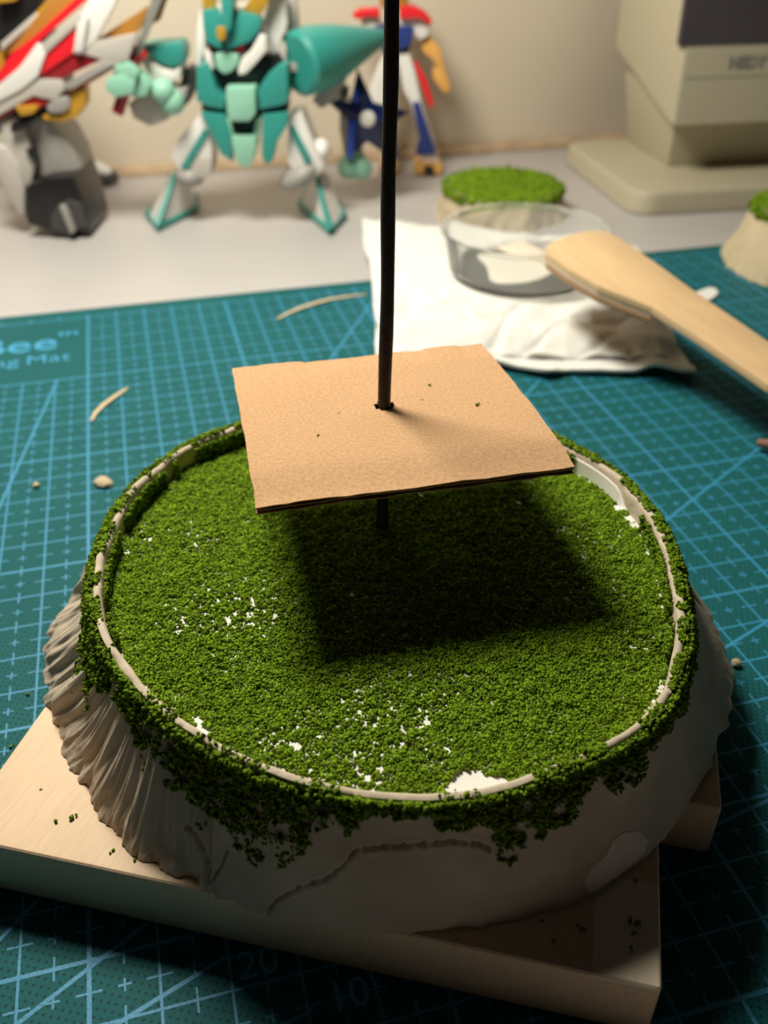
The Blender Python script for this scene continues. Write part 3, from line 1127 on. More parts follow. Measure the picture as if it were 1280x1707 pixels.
def crumb_thing(px, py, size, mat, label, seed):
    """an angular chip: a squashed ball with a broken outline"""
    g = np.random.default_rng(seed)
    bm = bmesh.new()
    bmesh.ops.create_icosphere(bm, subdivisions=2, radius=1)
    p = onz(px, py, 0)
    for v in bm.verts:
        k = 1 + .35 * (g.random() - .5)
        v.co = Vector((v.co.x * size[0] * k, v.co.y * size[1] * k, v.co.z * size[2] * k))
    z0 = min(v.co.z for v in bm.verts)
    rot = Matrix.Rotation(size[3], 4, 'Z')
    for v in bm.verts:
        v.co = rot @ v.co
        v.co += Vector((p[0], p[1], -z0 + .002))
    o = from_bm('clay_crumb', bm, mat, angle=30)
    return tag(o, label, 'crumb')


crumb_thing(174, 808, (.30, .20, .10, -.6), M['cream_clay'], 'cream clay chip on the mat by the far left rim of the terrain base', 3)
crumb_thing(61, 812, (.09, .09, .06, 0), M['cream_clay'], 'small round cream clay crumb on the mat near the left edge of the photo', 4)
crumb_thing(1225, 1110, (.10, .09, .08, 0), M['cream_clay'], 'small cream clay crumb on the mat touching the right side of the terrain base', 5)


def shaving(pxs, wid, label):
    P = [onz(x, y, 0) for x, y in pxs]
    bm = bmesh.new()
    n = len(P)
    F1, F2 = [], []
    for k, p in enumerate(P):
        d = P[min(k + 1, n - 1)] - P[max(k - 1, 0)]
        s = np.array([-d[1], d[0], 0]); s /= np.linalg.norm(s)
        ww = wid * math.sin(math.pi * (k + .6) / (n + .2)) ** .6
        z = .008 + .035 * math.sin(math.pi * k / (n - 1))
        F1.append(p + s * ww + np.array([0, 0, z])); F2.append(p - s * ww + np.array([0, 0, z]))
    ring_ = F1 + F2[::-1]
    bm_prism(bm, ring_, [p + np.array([0, 0, .03]) for p in ring_])
    o = from_bm('clay_shaving', bm, M['cream_clay'], angle=40)
    tag(o, label, 'clay shaving')


shaving([(152, 703), (160, 690), (175, 676), (190, 665), (204, 655), (213, 648)], .09, 'short curved cream clay shaving on the mat left of the terrain base')
shaving([(462, 533), (480, 524), (500, 516), (525, 508), (550, 501), (580, 496), (610, 492)], .11, 'long pale clay shaving near the far edge of the mat, left of the tissue')

# reddish stick at the right edge
p0_, p1_ = onz(1262, 738, .25), onz(1345, 752, .25)
o = tube('wooden_stick', [p0_, p0_ + (p1_ - p0_) * .2, p1_, p1_ + (p1_ - p0_) * 3], [.10, .14, .15, .15], pbr('stick_brown', (.30, .15, .11), .6), None, 12)
tag(o, 'brown rounded tip of a stick entering at the right edge above the mat', 'stick')

# ------------------------------------------------------------------ tissue, dish, spatula
tis = thing('paper_tissue', onz(860, 500, .004), 'white folded paper tissue with ruffled front edge spread over the mat', 'tissue')
TC = [onz(604, 362, .55)[:2], onz(1192, 483, .3)[:2] + np.array([.4, 3.2]), onz(1136, 597, .35)[:2], onz(632, 590, .35)[:2]]
TC[1] = np.array([10.6, 37.6])


def tissue_layer(name, z_top, thick, dx, seed, lower=False, n=110):
    s = np.linspace(0, 1, n)
    U, Vv = np.meshgrid(s, s)
    X = np.zeros((n, n, 2))
    for k, wgt in zip(range(4), ((1 - U) * (1 - Vv), U * (1 - Vv), U * Vv, (1 - U) * Vv)):
        X += wgt[..., None] * (TC[k] + np.array(dx))
    wav = fnoise(U * 6, np.zeros_like(U), seed + 1, 3)
    fr = smooth01(Vv, .72, 1)
    if lower:
        X[..., 1] -= fr * (.25 + .55 * smooth01(U, .25, .6) + .28 * wav)
        X[..., 0] += fr * .2 * wav
    else:
        X[..., 1] += fr * (.15 + .18 * wav)
    X[..., 0] += 0.12 * fnoise(Vv * 4, np.zeros_like(U), seed + 2, 3) * smooth01(1 - U, .85, 1)
    a, b = X[..., 0], X[..., 1]
    diag = a * .75 - b * .65
    crease = np.abs(fnoise(diag * .8, (a + b) * .2, seed, 2))
    z = z_top - 0.16 * np.exp(-(crease / .10) ** 2) + 0.09 * fnoise(a * 1.0, b * 1.0, seed + 7, 3)
    side = np.minimum(np.minimum(U, 1 - U), Vv)
    z -= 0.26 * (1 - smooth01(side, 0, .07))
    if lower:                            # the ruffled lip in front
        z = z * (1 - fr) + fr * (.26 + .16 * fnoise(U * 9, Vv, seed + 3, 2)) + .12 * smooth01(Vv, .92, 1) * (1 + wav)
    else:                                # the fold hanging down in front
        z -= (z_top - .38) * smooth01(Vv, .90, 1) + .05 * fr * wav
    d = np.hypot(a - DC[0], b - DC[1])
    z = np.where(d < 3.3, z_top + (z - z_top) * smooth01(d, 2.7, 3.3), z)
    z = np.maximum(z, thick + .012)
    V0 = np.concatenate([X.reshape(-1, 2), z.reshape(-1, 1)], 1)
    V1 = V0.copy(); V1[:, 2] -= thick
    idx = np.arange(n * n).reshape(n, n)
    q = np.stack([idx[:-1, :-1], idx[1:, :-1], idx[1:, 1:], idx[:-1, 1:]], -1).reshape(-1, 4)
    N = n * n
    rimv = np.concatenate([idx[0, :-1], idx[:-1, -1], idx[-1, :0:-1], idx[:0:-1, 0]])
    r2 = np.roll(rimv, -1)
    side = np.c_[rimv, r2, r2 + N, rimv + N]
    return mesh(name, np.concatenate([V0, V1]), np.concatenate([q, q[:, ::-1] + N, side]), M['tissue'], tis, smooth=True, angle=70)


DC = onz(870, 452, .8)[:2]
tissue_layer('tissue_sheet', .74, .12, (0, 0), 120)
tissue_layer('tissue_sheet', .36, .10, (.12, -.05), 160, True)
# the end of a paper strip that shows beyond the spatula
bm = bmesh.new()
q = [onz(x, y, .012) for x, y in ((1118, 506), (1180, 482), (1193, 484), (1197, 492), (1188, 500), (1128, 528))]
bm_prism(bm, [p + np.array([0, 0, .09]) for p in q], q, .02, 1)
o = from_bm('paper_strip', bm, M['tissue'])
tag(o, 'short white paper strip on the mat, its end poking out behind the spatula handle', 'paper strip')

dish = thing('clear_dish', (DC[0], DC[1], .74), 'shallow clear plastic dish standing on the white tissue', 'dish')
zb = .74
lathe('dish_wall', DC, [(0, zb), (2.5, zb), (2.68, zb + .06), (2.78, zb + .25), (3.0, zb + 1.55), (3.13, zb + 1.63), (3.15, zb + 1.72), (3.04, zb + 1.74), (2.92, zb + 1.62), (2.68, zb + .30), (2.5, zb + .14), (0, zb + .12)], M['clear'], dish, 72)
g_ = np.array([DC[0], DC[1], zb + .14])
bm = bmesh.new()
P = [(g_[0] + (1.9 + .4 * math.sin(3 * a + 1)) * math.cos(a) * .95, g_[1] + (1.7 + .35 * math.sin(2 * a)) * math.sin(a) * .95) for a in np.linspace(0, 2 * math.pi, 40, endpoint=False)]
bm_prism(bm, [(x, y, zb + .13) for x, y in P], [(x, y, zb + .20) for x, y in P], .03, 1)
from_bm('glue_residue', bm, M['glue'], dish)
bm = bmesh.new()
sa_ = np.array([DC[0] - .7, DC[1] + 2.0, 0]); sb_ = np.array([DC[0] + 1.3, DC[1] - .9, 0])
nn = np.array([.8, .55, 0])
q = [sa_ - nn * .1, sa_ + nn * 1.3, sb_ + nn * .8, sb_ - nn * .1]
bm_prism(bm, [p + np.array([0, 0, zb + .22]) for p in q], [p + np.array([0, 0, zb + .36]) for p in q], .04)
from_bm('glue_strip', bm, M['bamboo_pale'], dish)

spa = thing('wooden_spatula', onz(1000, 440, 2.45), 'pale wooden spatula lying across the rim of the clear dish', 'spatula')
up_px = [(911, 408), (930, 398), (968, 386), (995, 383), (1020, 389), (1046, 405), (1100, 442), (1150, 479), (1280, 568)]
lo_px = [(1280, 640), (1150, 551), (1088, 512), (1040, 493), (996, 475), (950, 448), (912, 421)]
SA = onz(1010, 440, 3.05)                # where it lies on the dish rim; from there it slopes down to the mat
SD = onz(1280, 604, 1.6) - SA
SD[2] = 0; SD /= np.linalg.norm(SD)


def on_spatula(px, py, k=.14):
    r, c = ray(px, py), np.array([0, 0, CAMH])
    t = (SA[2] + k * SD @ (SA - c) - c[2]) / (r[2] + k * SD @ r)
    return c + t * r


UP, LO = [on_spatula(*q) for q in up_px], [on_spatula(*q) for q in lo_px]
slope = SD - np.array([0, 0, .14])
Le = (min(UP[-1][2], LO[0][2]) - .30) / .14
e0, e1 = UP[-1] + slope * (Le - .5), LO[0] + slope * (Le - .5)
em = (e0 + e1) / 2 + slope * .45
TP = UP + [e0, (e0 * .6 + em * .4) + slope * .12, em, (e1 * .6 + em * .4) + slope * .12, e1] + LO
bm = bmesh.new()
bm_prism(bm, TP, [p - np.array([0, 0, .26]) for p in TP], .06, 2)
from_bm('spatula_body', bm, M['bamboo'], spa)
BP = [p for p, q in zip(UP, up_px) if q[0] < 1100] + [p for p, q in zip(LO, lo_px) if q[0] < 1100]
c_ = np.mean(BP, axis=0)
bm = bmesh.new()
bm_prism(bm, [c_ + (p - c_) * .985 - np.array([0, 0, .265]) for p in BP], [c_ + (p - c_) * .985 - np.array([0, 0, .335]) for p in BP], 0.01, 1)
o = from_bm('joint_layer', bm, M['bamboo_pale'], spa)
tag(o, 'pale glued layer')
bm = bmesh.new()
bm_prism(bm, [p - np.array([0, 0, .34]) for p in BP], [p - np.array([0, 0, .54]) for p in BP], .05, 2)
o = from_bm('lower_layer', bm, M['bamboo_dark'], spa)
tag(o, 'darker lower wood layer')

# ------------------------------------------------------------------ beige monitor
MA = math.radians(9)
mu, mv = np.array([math.cos(MA), math.sin(MA), 0]), np.array([-math.sin(MA), math.cos(MA), 0])
FL = onz(1052, 362, -.3); FL[2] = 0
mon = thing('monitor', (FL[0] + 9 * mu[0], FL[1] + 9 * mu[1] + 5, -.3), 'beige boxy monitor on a wide foot at the right back', 'monitor')
mw = lambda u, v, z: FL + u * mu + v * mv + np.array([0, 0, z])
bm = bmesh.new()
P = round_rect(0, 0, 24, 11.0, 1.2)
bm_prism(bm, [mw(x, y, -.29) for x, y in P], [mw(x * .985 + .18, y * .985 + .1, .75) for x, y in P], .28, 3)
from_bm('monitor_foot', bm, M['beige'], mon)
# neck
nf = onz(1124, 277, .75) - FL; nf = np.array([nf @ mu, nf @ mv])
bm = bmesh.new()
q0 = [(nf[0] - .4, nf[1]), (nf[0] + 16, nf[1]), (nf[0] + 16, nf[1] + 5.6), (nf[0] - .4, nf[1] + 5.6)]
q1 = [(nf[0] - 1.0, nf[1] - 1.2), (nf[0] + 17, nf[1] - 1.2), (nf[0] + 17, nf[1] + 5.9), (nf[0] - 1.0, nf[1] + 5.9)]
bm_prism(bm, [mw(x, y, .7) for x, y in q0], [mw(x, y, 4.4) for x, y in q1], .25, 2)
from_bm('monitor_neck', bm, M['beige'], mon)
# casing: side profile carried along the width
cf = aty(1119, 214, 46.6)
cu, cv = (cf - FL) @ mu, (cf - FL) @ mv
cz = cf[2]
bk = aty(1027, 78, 55.0)
bv, bz = (bk - FL) @ mv, bk[2]
prof = [(cv, cz), (cv + .5, cz + 12.5), (cv + 5, cz + 14), (bv, cz + 12.5), (bv, bz)]
bm = bmesh.new()
bm_prism(bm, [mw(cu, v, z) for v, z in prof], [mw(cu + 20, v, z) for v, z in prof], .3, 3)
from_bm('monitor_casing', bm, M['beige'], mon)
# screen and front details on the front face
fz = lambda z: cv + .5 * (z - cz) / 12.5
sc_px = aty(1131, 77, 46.7)
su, sz = (sc_px - FL) @ mu, sc_px[2]
bm = bmesh.new()
q = [(su, sz), (su + 17, sz), (su + 17, sz + 7.5), (su, sz + 7.5)]
bm_prism(bm, [mw(x, fz(z) - .06, z) for x, z in q], [mw(x, fz(z) + .3, z) for x, z in q], .08, 2)
from_bm('screen', bm, M['screen'], mon)
bm = bmesh.new()
gz = aty(1200, 131, 46.8)[2]
q = [(cu + .3, gz), (cu + 19.6, gz), (cu + 19.6, gz + .05), (cu + .3, gz + .05)]
bm_prism(bm, [mw(x, fz(z) - .012, z) for x, z in q], [mw(x, fz(z) + .1, z) for x, z in q], 0)
from_bm('seam_line', bm, M['greyprint'], mon)
tz = aty(1240, 106, 46.9)
tu = (aty(1217, 106, 46.9) - FL) @ mu
pos = mw(tu, fz(tz[2]) - .03, tz[2]) - origin_of(mon)
text_mesh('logo_print', 'HEDY', .72, M['greyprint'], mon, pos, (math.radians(88), 0, MA), align='LEFT', ext=.01, bold=.025)

# ------------------------------------------------------------------ teal and white toy robot
YB = 43.6
rob = thing('toy_robot', (aty(405, 300, YB)[0], YB + .5, -.3), 'teal and white toy robot with long white head fins and pyramid feet', 'toy robot')


def pc(name, poly, Y, depth, mat, bevel=.07, parent=None, lean=0.0, shrink=1.0):
    return slab(name, poly, Y, depth, M[mat], parent or rob, bevel, lean, shrink)


# head
hd = pc('head', [(341, 20), (420, 15), (437, 40), (436, 70), (415, 98), (395, 112), (358, 108), (343, 85)], YB - .2, 2.4, 'white', .2)
pc('helmet_plate', [(337, 17), (358, 14), (371, 30), (370, 84), (343, 70), (338, 45)], YB - .75, .8, 'teal', .12)
pc('helmet_plate', [(398, 18), (428, 26), (437, 32), (432, 52), (416, 70), (372, 86), (380, 60), (390, 35)], YB - .75, .8, 'teal', .12)
pc('helmet_crest', [(366, -45), (392, -45), (386, 45), (376, 62), (370, 45)], YB - 1.1, 1.4, 'teal', .12)
pc('forehead_gem', [(361, 45), (375, 45), (376, 62), (369, 70), (361, 62)], YB - 1.25, .3, 'gold', .06)
pc('eye_band', [(341, 69), (366, 83), (380, 85), (424, 68), (416, 86), (392, 92), (350, 88)], YB - .45, .4, 'black', .05)
pc('eye', [(389, 84), (400, 77), (409, 75), (404, 84), (394, 87)], YB - .52, .2, 'red', .03)
pc('eye', [(346, 75), (357, 81), (356, 84), (347, 80)], YB - .52, .2, 'dkred', .03)
pc('face_mask', [(357, 90), (376, 87), (398, 91), (397, 108), (386, 120), (373, 125), (360, 114)], YB - .8, 1.2, 'mint', .22)
pc('cheek_guard', [(340, 84), (352, 90), (356, 112), (352, 120), (346, 117), (342, 100)], YB - .7, .9, 'white', .12)
pc('cheek_guard', [(434, 55), (444, 62), (444, 85), (428, 104), (410, 123), (398, 126), (396, 116), (404, 96), (418, 84)], YB - .7, 1.0, 'white', .14)
pc('horn', [(335, -40), (360, -40), (358, 14), (338, 16)], YB - .4, .6, 'gold', .12)
pc('horn', [(404, 17), (446, -40), (468, -40), (434, 26)], YB - .4, .6, 'gold', .12)
pc('head_fin', [(333, 10), (340, 40), (341, 80), (334, 108), (325, 112), (327, 60)], YB + .5, 1.2, 'white', .12)
pc('head_fin', [(440, 30), (452, -20), (474, -20), (479, 40), (467, 72), (460, 92), (451, 90), (447, 62)], YB + .3, .9, 'white', .14)
pc('head_fin', [(462, 82), (472, 66), (478, 80), (477, 100), (472, 106), (465, 103)], YB + .3, .8, 'pale', .1)
pc('back_fin', [(474, -30), (490, -30), (500, 60), (492, 110), (484, 110), (478, 60)], YB + 1.6, .7, 'pale', .1)
# torso
pc('neck_recess', [(352, 116), (395, 108), (440, 92), (464, 90), (474, 106), (448, 132), (432, 150), (374, 152), (356, 140)], YB - .1, 1.6, 'black', .1)
pc('chest_plate', [(327, 113), (346, 104), (353, 122), (361, 150), (376, 166), (373, 183), (345, 178), (327, 168)], YB - .9, 2.4, 'teal', .16)
pc('chest_plate', [(479, 106), (480, 170), (470, 176), (431, 183), (429, 150), (446, 125), (464, 110)], YB - .9, 2.4, 'teal', .16)
pc('chest_block', [(376, 146), (425, 146), (426, 190), (416, 203), (385, 203), (378, 190)], YB - 1.2, 2.2, 'mint', .18)
pc('waist', [(334, 176), (480, 176), (478, 194), (340, 194)], YB + .0, 1.6, 'dkgrey', .1)
pc('belly_recess', [(380, 196), (430, 196), (424, 232), (388, 232)], YB - .4, 1.4, 'black', .08)
pc('belly_frame', [(376, 196), (384, 200), (391, 232), (386, 250), (380, 225)], YB - .75, .8, 'mint', .05)
pc('belly_frame', [(426, 200), (434, 196), (431, 225), (426, 250), (421, 232)], YB - .75, .8, 'mint', .05)
pc('hip_block', [(386, 227), (427, 227), (427, 246), (420, 274), (408, 281), (396, 275), (388, 250)], YB - 1.0, 1.4, 'mint', .14)
pc('skirt_plate', [(334, 187), (375, 191), (384, 225), (387, 271), (368, 257), (352, 224)], YB - .9, .7, 'teal', .12)
pc('skirt_plate', [(437, 191), (480, 187), (480, 208), (462, 236), (455, 268), (443, 276), (436, 260)], YB - .9, .7, 'teal', .12)
# legs
lg = pc('leg', [(334, 190), (352, 224), (354, 252), (350, 288), (330, 292), (302, 290), (284, 262), (292, 240)], YB - .3, 2.0, 'white', .22)
pc('leg_stripe', [(339, 215), (348, 221), (312, 284), (301, 279)], YB - .42, .3, 'teal', .04, lg)
pc('shin_side', [(322, 262), (354, 262), (352, 292), (338, 300), (318, 292)], YB - .35, 1.8, 'pale', .14, lg)
lg2 = pc('leg', [(482, 192), (503, 190), (528, 250), (541, 275), (525, 300), (500, 300), (478, 270), (480, 230)], YB - .3, 2.0, 'white', .22)
pc('leg_stripe', [(481, 214), (490, 210), (520, 268), (510, 276)], YB - .42, .3, 'teal', .04, lg2)
ball('ankle_joint', aty(500, 291, YB + .2), (1.1, 1.0, .55), M['grey'], lg2, rot=Matrix.Rotation(-.5, 3, 'Y'))
ball('ankle_joint', aty(536, 250, YB + .6), (.45, .6, .5), M['white'], lg2)
ball('ankle_joint', aty(318, 292, YB + .2), (.7, .9, .5), M['grey'], lg)


def foot(top_px_, toe, left, right, ytop):
    """a pyramid shell on the desk: toe in front, two ridged faces, a teal hem and ridge"""
    f_ = bpy.data.objects.new('foot', None)
    t0, t1 = aty(*top_px_[0], ytop), aty(*top_px_[1], ytop)
    z0 = -.29
    T, Lf, Rt = onz(*toe, z0), onz(*left, z0), onz(*right, z0)
    bl, br = Lf + np.array([.5, 2.4, 0]), Rt + np.array([-.4, 2.2, 0])
    tb0, tb1 = t0 + np.array([.1, 1.1, 0]), t1 + np.array([-.1, 1.1, 0])
    mid = (t0 + t1) / 2 + np.array([0, -.35, 0])
    bm = bmesh.new()
    B = [T, Rt, br, bl, Lf]
    up = np.array([0, 0, .42])
    vs = B + [mid, t1, tb1, tb0, t0]
    bm_add(bm, vs, [(4, 3, 2, 1, 0), (0, 1, 6, 5), (1, 2, 7, 6), (2, 3, 8, 7), (3, 4, 9, 8), (4, 0, 5, 9), (5, 6, 7, 8, 9)])
    bmesh.ops.recalc_face_normals(bm, faces=bm.faces)
    bmesh.ops.bevel(bm, geom=list(bm.edges), offset=.1, offset_type='OFFSET', segments=2, affect='EDGES', clamp_overlap=True)
    fo = from_bm('foot', bm, M['white'], rob)
    bm = bmesh.new()
    out = np.array([0, -.10, .06])
    bm_tube(bm, [mid + out, (mid + T) / 2 + out, T + np.array([0, .1, .25])], [.12, .14, .17], 8)
    from_bm('foot_ridge', bm, M['teal'], fo)
    bm = bmesh.new()
    h = np.array([0, 0, .17])
    bm_tube(bm, [bl + h, Lf + h, T + h, Rt + h, br + h], .15, 8)
    from_bm('foot_hem', bm, M['teal'], fo)
    return fo


foot(((283, 287), (306, 288)), (262, 387), (246, 362), (328, 352), YB + 1.1)
foot(((513, 292), (545, 290)), (552, 393), (500, 345), (574, 366), YB + 1.1)
# arm at the left, its hand closed round the sword
pc('shoulder_cap', [(237, 74), (300, 70), (307, 84), (306, 104), (288, 113), (268, 107), (250, 92), (234, 94)], YB - .6, 1.6, 'teal', .22)
pc('arm_shell', [(231, 98), (250, 100), (270, 112), (290, 115), (304, 103), (300, 128), (286, 139), (265, 136), (246, 122)], YB - .5, 1.6, 'white', .22)
pc('elbow_disc', [(304, 122), (314, 110), (323, 116), (324, 150), (314, 172), (300, 184), (294, 168), (298, 145)], YB + .2, 1.2, 'dkgrey', .16)
pc('forearm', [(212, 172), (250, 158), (290, 160), (300, 182), (276, 202), (250, 212), (222, 198)], YB - .6, 2.0, 'pale', .26)
ball('wrist_ball', aty(272, 152, YB - 1.0), .52, M['mint'], rob)
ball('wrist_ball', aty(287, 170, YB - .8), .55, M['mint'], rob)
pc('palm', [(190, 112), (214, 107), (234, 128), (228, 158), (206, 164), (186, 152)], YB - .95, 1.2, 'mint', .3)
pc('finger', [(178, 130), (204, 122), (226, 136), (222, 158), (192, 164), (174, 150)], YB - 1.9, .9, 'mint', .26)
pc('finger', [(188, 110), (214, 102), (232, 120), (224, 138), (196, 130)], YB - 1.85, .9, 'mint', .26)
pc('finger', [(216, 132), (238, 122), (252, 142), (243, 162), (220, 164)], YB - 1.55, .9, 'mint', .26)
pc('arm_link', [(236, 150), (262, 140), (296, 150), (310, 150), (310, 165), (280, 168), (246, 166)], YB - .8, 1.4, 'grey', .12)
# arm at the right: bell-shaped shoulder, grey upper arm, mint fist
pc('shoulder_link', [(476, 106), (500, 104), (500, 120), (476, 120)], YB + .2, .8, 'grey', .1)
A0, A1 = aty(494, 108, YB + .2), aty(648, 58, YB + 4.2)
ax = A1 - A0
prof = [(0.0, 1.15), (.03, 1.33), (.18, 1.36), (.40, 1.15), (.62, .82), (.82, .52), (.95, .30), (1.0, .08)]
bm = bmesh.new()
bm_tube(bm, [A0 + ax * t for t, r in prof], [r for t, r in prof], 24)
from_bm('shoulder_bell', bm, M['teal'], rob)
pc('upper_arm', [(520, 168), (545, 140), (562, 120), (578, 132), (560, 168), (535, 182)], YB + 1.4, 1.2, 'grey', .16)
pc('elbow_disc', [(562, 150), (572, 144), (582, 152), (580, 166), (566, 168)], YB + 1.6, 1.0, 'dkgrey', .1)
pc('forearm', [(566, 165), (596, 170), (606, 270), (575, 268), (566, 215)], YB + 3.6, 1.1, 'pale', .14)
bm = bmesh.new()
bm_ball(bm, aty(582, 278, YB + 3.2), (.62, .6, .58), 14)
bm_ball(bm, aty(602, 281, YB + 3.2), (.55, .6, .55), 14)
bm_ball(bm, aty(592, 268, YB + 3.4), (.6, .55, .5), 14)
from_bm('fist', bm, M['mint'], rob, angle=180)

# the sword in its hand
sw = thing('toy_sword', aty(197, 186, YB - 1.2), 'slim grey toy sword with red grip held in the mint fist', 'toy sword')
h0, h1 = aty(196, 188, YB - 1.2), aty(228, 92, YB - 1.2)
tube('grip', [h0, h1], .26, M['dkred'], sw, 10)
tip = aty(278, -45, YB - 1.1)
bm = bmesh.new()
dv = (tip - h1) / np.linalg.norm(tip - h1)
sv = np.array([dv[2], 0, -dv[0]])
q = [h1 - sv * .13, h1 + sv * .13, tip + sv * .2, tip - sv * .2]
bm_prism(bm, [p - np.array([0, .06, 0]) for p in q], [p + np.array([0, .06, 0]) for p in q], .03, 1)
from_bm('blade', bm, M['steel'], sw)
bm = bmesh.new()
bm_prism(bm, [h1 - sv * .35 + dv * .0, h1 + sv * .35, h1 + sv * .3 + dv * .28, h1 - sv * .3 + dv * .28], [p + np.array([0, .35, 0]) for p in (h1 - sv * .35, h1 + sv * .35, h1 + sv * .3 + dv * .28, h1 - sv * .3 + dv * .28)], .05, 1)
from_bm('guard', bm, M['red'], sw)

# the navy throwing star
YS = YB + 2.6
st = thing('toy_throwing_star', aty(600, 262, YS), 'navy blue toy throwing star with white hub beside the teal robot', 'toy throwing star')
tips = [(596, 114), (682, 187), (650, 262), (578, 266), (527, 152)]
dent = [(622, 172), (642, 212), (612, 236), (580, 200), (584, 172)]
C_ = aty(612, 196, YS)
out_ = []
for k in range(5):
    out_ += [aty(*tips[k], YS), aty(*dent[k], YS)]
bm = bmesh.new()
n = len(out_)
vs = [p for p in out_] + [p + np.array([0, .28, 0]) for p in out_] + [C_ + np.array([0, -.32, 0]), C_ + np.array([0, .5, 0])]
fs = []
for k in range(n):
    j = (k + 1) % n
    fs += [(k, j, 2 * n), (j + n, k + n, 2 * n + 1), (k, k + n, j + n, j)]
bm_add(bm, vs, fs)
bd = from_bm('star_body', bm, M['navy'], st, smooth=False)
for poly in ([(589, 150), (595, 148), (598, 168), (590, 172)], [(581, 202), (592, 200), (588, 262), (578, 264)]):
    slab('star_edge', poly, YS - .22, .3, M['blue'], st, .03)
ball('star_hub', C_ + np.array([.03, -.3, 0]), (.38, .16, .38), M['white'], st)

# ------------------------------------------------------------------ slim red, white and blue robot behind the rod
YF = 51.8
fig = thing('toy_robot', (aty(670, 280, YF)[0], YF + .5, -.3), 'slim red, white and blue toy robot with orange hands behind the rod', 'toy robot')
fg = lambda name, poly, Y, d, mat, b=.08, par=None: slab(name, poly, Y, d, M[mat], par or fig, b)
fg('shoulder_trim', [(586, 26), (598, 17), (632, 15), (634, 30), (614, 27), (596, 33)], YF - .5, 1.2, 'red', .1)
fg('shoulder_trim', [(666, 10), (690, 11), (708, 20), (721, 36), (718, 42), (700, 30), (666, 32)], YF - .5, 1.2, 'red', .1)
fg('shoulder', [(600, 27), (634, 28), (634, 62), (606, 58)], YF - .1, 1.3, 'white', .2)
fg('shoulder', [(664, 30), (700, 28), (716, 42), (714, 60), (700, 68), (690, 56), (668, 48)], YF - .1, 1.3, 'white', .2)
fg('torso', [(622, 44), (690, 44), (686, 74), (672, 82), (640, 84), (624, 80)], YF - .3, 1.5, 'royal', .2)
fg('head', [(632, -30), (680, -30), (682, 8), (668, 16), (640, 16), (632, 6)], YF - .3, 1.6, 'amber', .2)
fg('waist', [(636, 78), (684, 78), (680, 96), (640, 96)], YF + .1, 1.1, 'dkgrey', .12)
lA = fg('leg', [(640, 88), (660, 90), (652, 130), (645, 175), (652, 190), (660, 268), (636, 268), (632, 185), (616, 165), (616, 150)], YF, 1.2, 'white', .16)
fg('shin_guard', [(640, 180), (652, 180), (664, 262), (640, 262)], YF - .12, .4, 'royal', .08, lA)
lB = fg('leg', [(662, 90), (682, 88), (692, 120), (702, 168), (724, 240), (728, 270), (702, 270), (696, 215), (684, 172), (672, 150)], YF, 1.2, 'white', .16)
fg('shin_guard', [(687, 172), (699, 170), (726, 250), (723, 259), (692, 259), (699, 232)], YF - .2, .5, 'royal', .08, lB)
fg('side_panel', [(688, 100), (696, 106), (712, 135), (723, 172), (718, 184), (708, 160), (696, 125)], YF + .3, .8, 'red', .1)
fg('arm', [(700, 66), (718, 62), (734, 80), (736, 96), (744, 118), (734, 122), (722, 100), (706, 88)], YF + .2, .9, 'orange', .16)
fg('hand', [(722, 116), (736, 112), (744, 124), (752, 146), (744, 158), (732, 146), (722, 132)], YF + .2, 1.0, 'orange', .2)
fg('ankle', [(702, 262), (730, 262), (732, 274), (700, 274)], YF + .1, 1.0, 'white', .12)
fg('foot', [(691, 276), (737, 276), (737, 291), (691, 291)], YF - .4, 1.9, 'orange', .18)
fg('foot', [(634, 272), (662, 272), (664, 290), (632, 290)], YF - .2, 1.9, 'orange', .18)
fg('toe_slot', [(707, 277), (722, 277), (724, 291), (706, 291)], YF - .5, .4, 'black', .04)

# ------------------------------------------------------------------ the toy at the left edge: grey leg, shield, blades
YL = 42.2
lt = thing('toy_robot', (aty(80, 390, YL)[0], YL + .5, -.3), 'grey and gold toy robot at the left edge with black toed foot', 'toy robot')
lf = lambda name, poly, Y, d, mat, b=.1, par=None, lean=0.0: slab(name, poly, Y, d, M[mat], par or lt, b, lean)
leg_ = lf('leg_shell', [(36, 205), (62, 192), (85, 203), (106, 224), (126, 262), (138, 300), (146, 350), (128, 345), (60, 345), (46, 300), (30, 250)], YL + .3, 2.6, 'grey', .5)
lf('shin_plate', [(0, 205), (30, 198), (48, 240), (58, 276), (52, 306), (40, 320), (20, 285), (0, 240)], YL - .1, 1.4, 'pale', .3, leg_)
lf('side_plate', [(-25, 240), (8, 246), (30, 280), (41, 310), (42, 366), (28, 356), (8, 320), (-10, 290)], YL - .4, 1.8, 'pale', .4)
lf('knee_slot', [(18, 205), (48, 195), (55, 200), (36, 218), (17, 222)], YL - .45, .8, 'black', .08, leg_)
lf('shin_slot', [(42, 250), (56, 247), (63, 270), (60, 274)], YL - .3, .5, 'black', .05, leg_)
ft = lf('foot', [(43, 310), (75, 299), (122, 294), (139, 335), (151, 385), (148, 394), (130, 386), (117, 398), (96, 391), (44, 372)], YL - .9, 3.4, 'black', .25)
lf('toe_panel', [(84, 360), (98, 340), (112, 333), (134, 340), (146, 380), (130, 380), (118, 392), (84, 384)], YL - 1.05, .5, 'dkgrey', .12, ft)
lf('toe_ridge', [(98, 344), (108, 344), (125, 386), (117, 392)], YL - 1.35, .7, 'grey', .12, ft)
lf('gold_skirt', [(24, 178), (62, 178), (56, 190), (34, 194)], YL - .7, 1.2, 'gold', .14)
lf('gold_claw', [(116, 152), (142, 146), (142, 176), (128, 196), (104, 204), (72, 200), (70, 192), (98, 192), (116, 178)], YL - .2, .9, 'gold', .16)
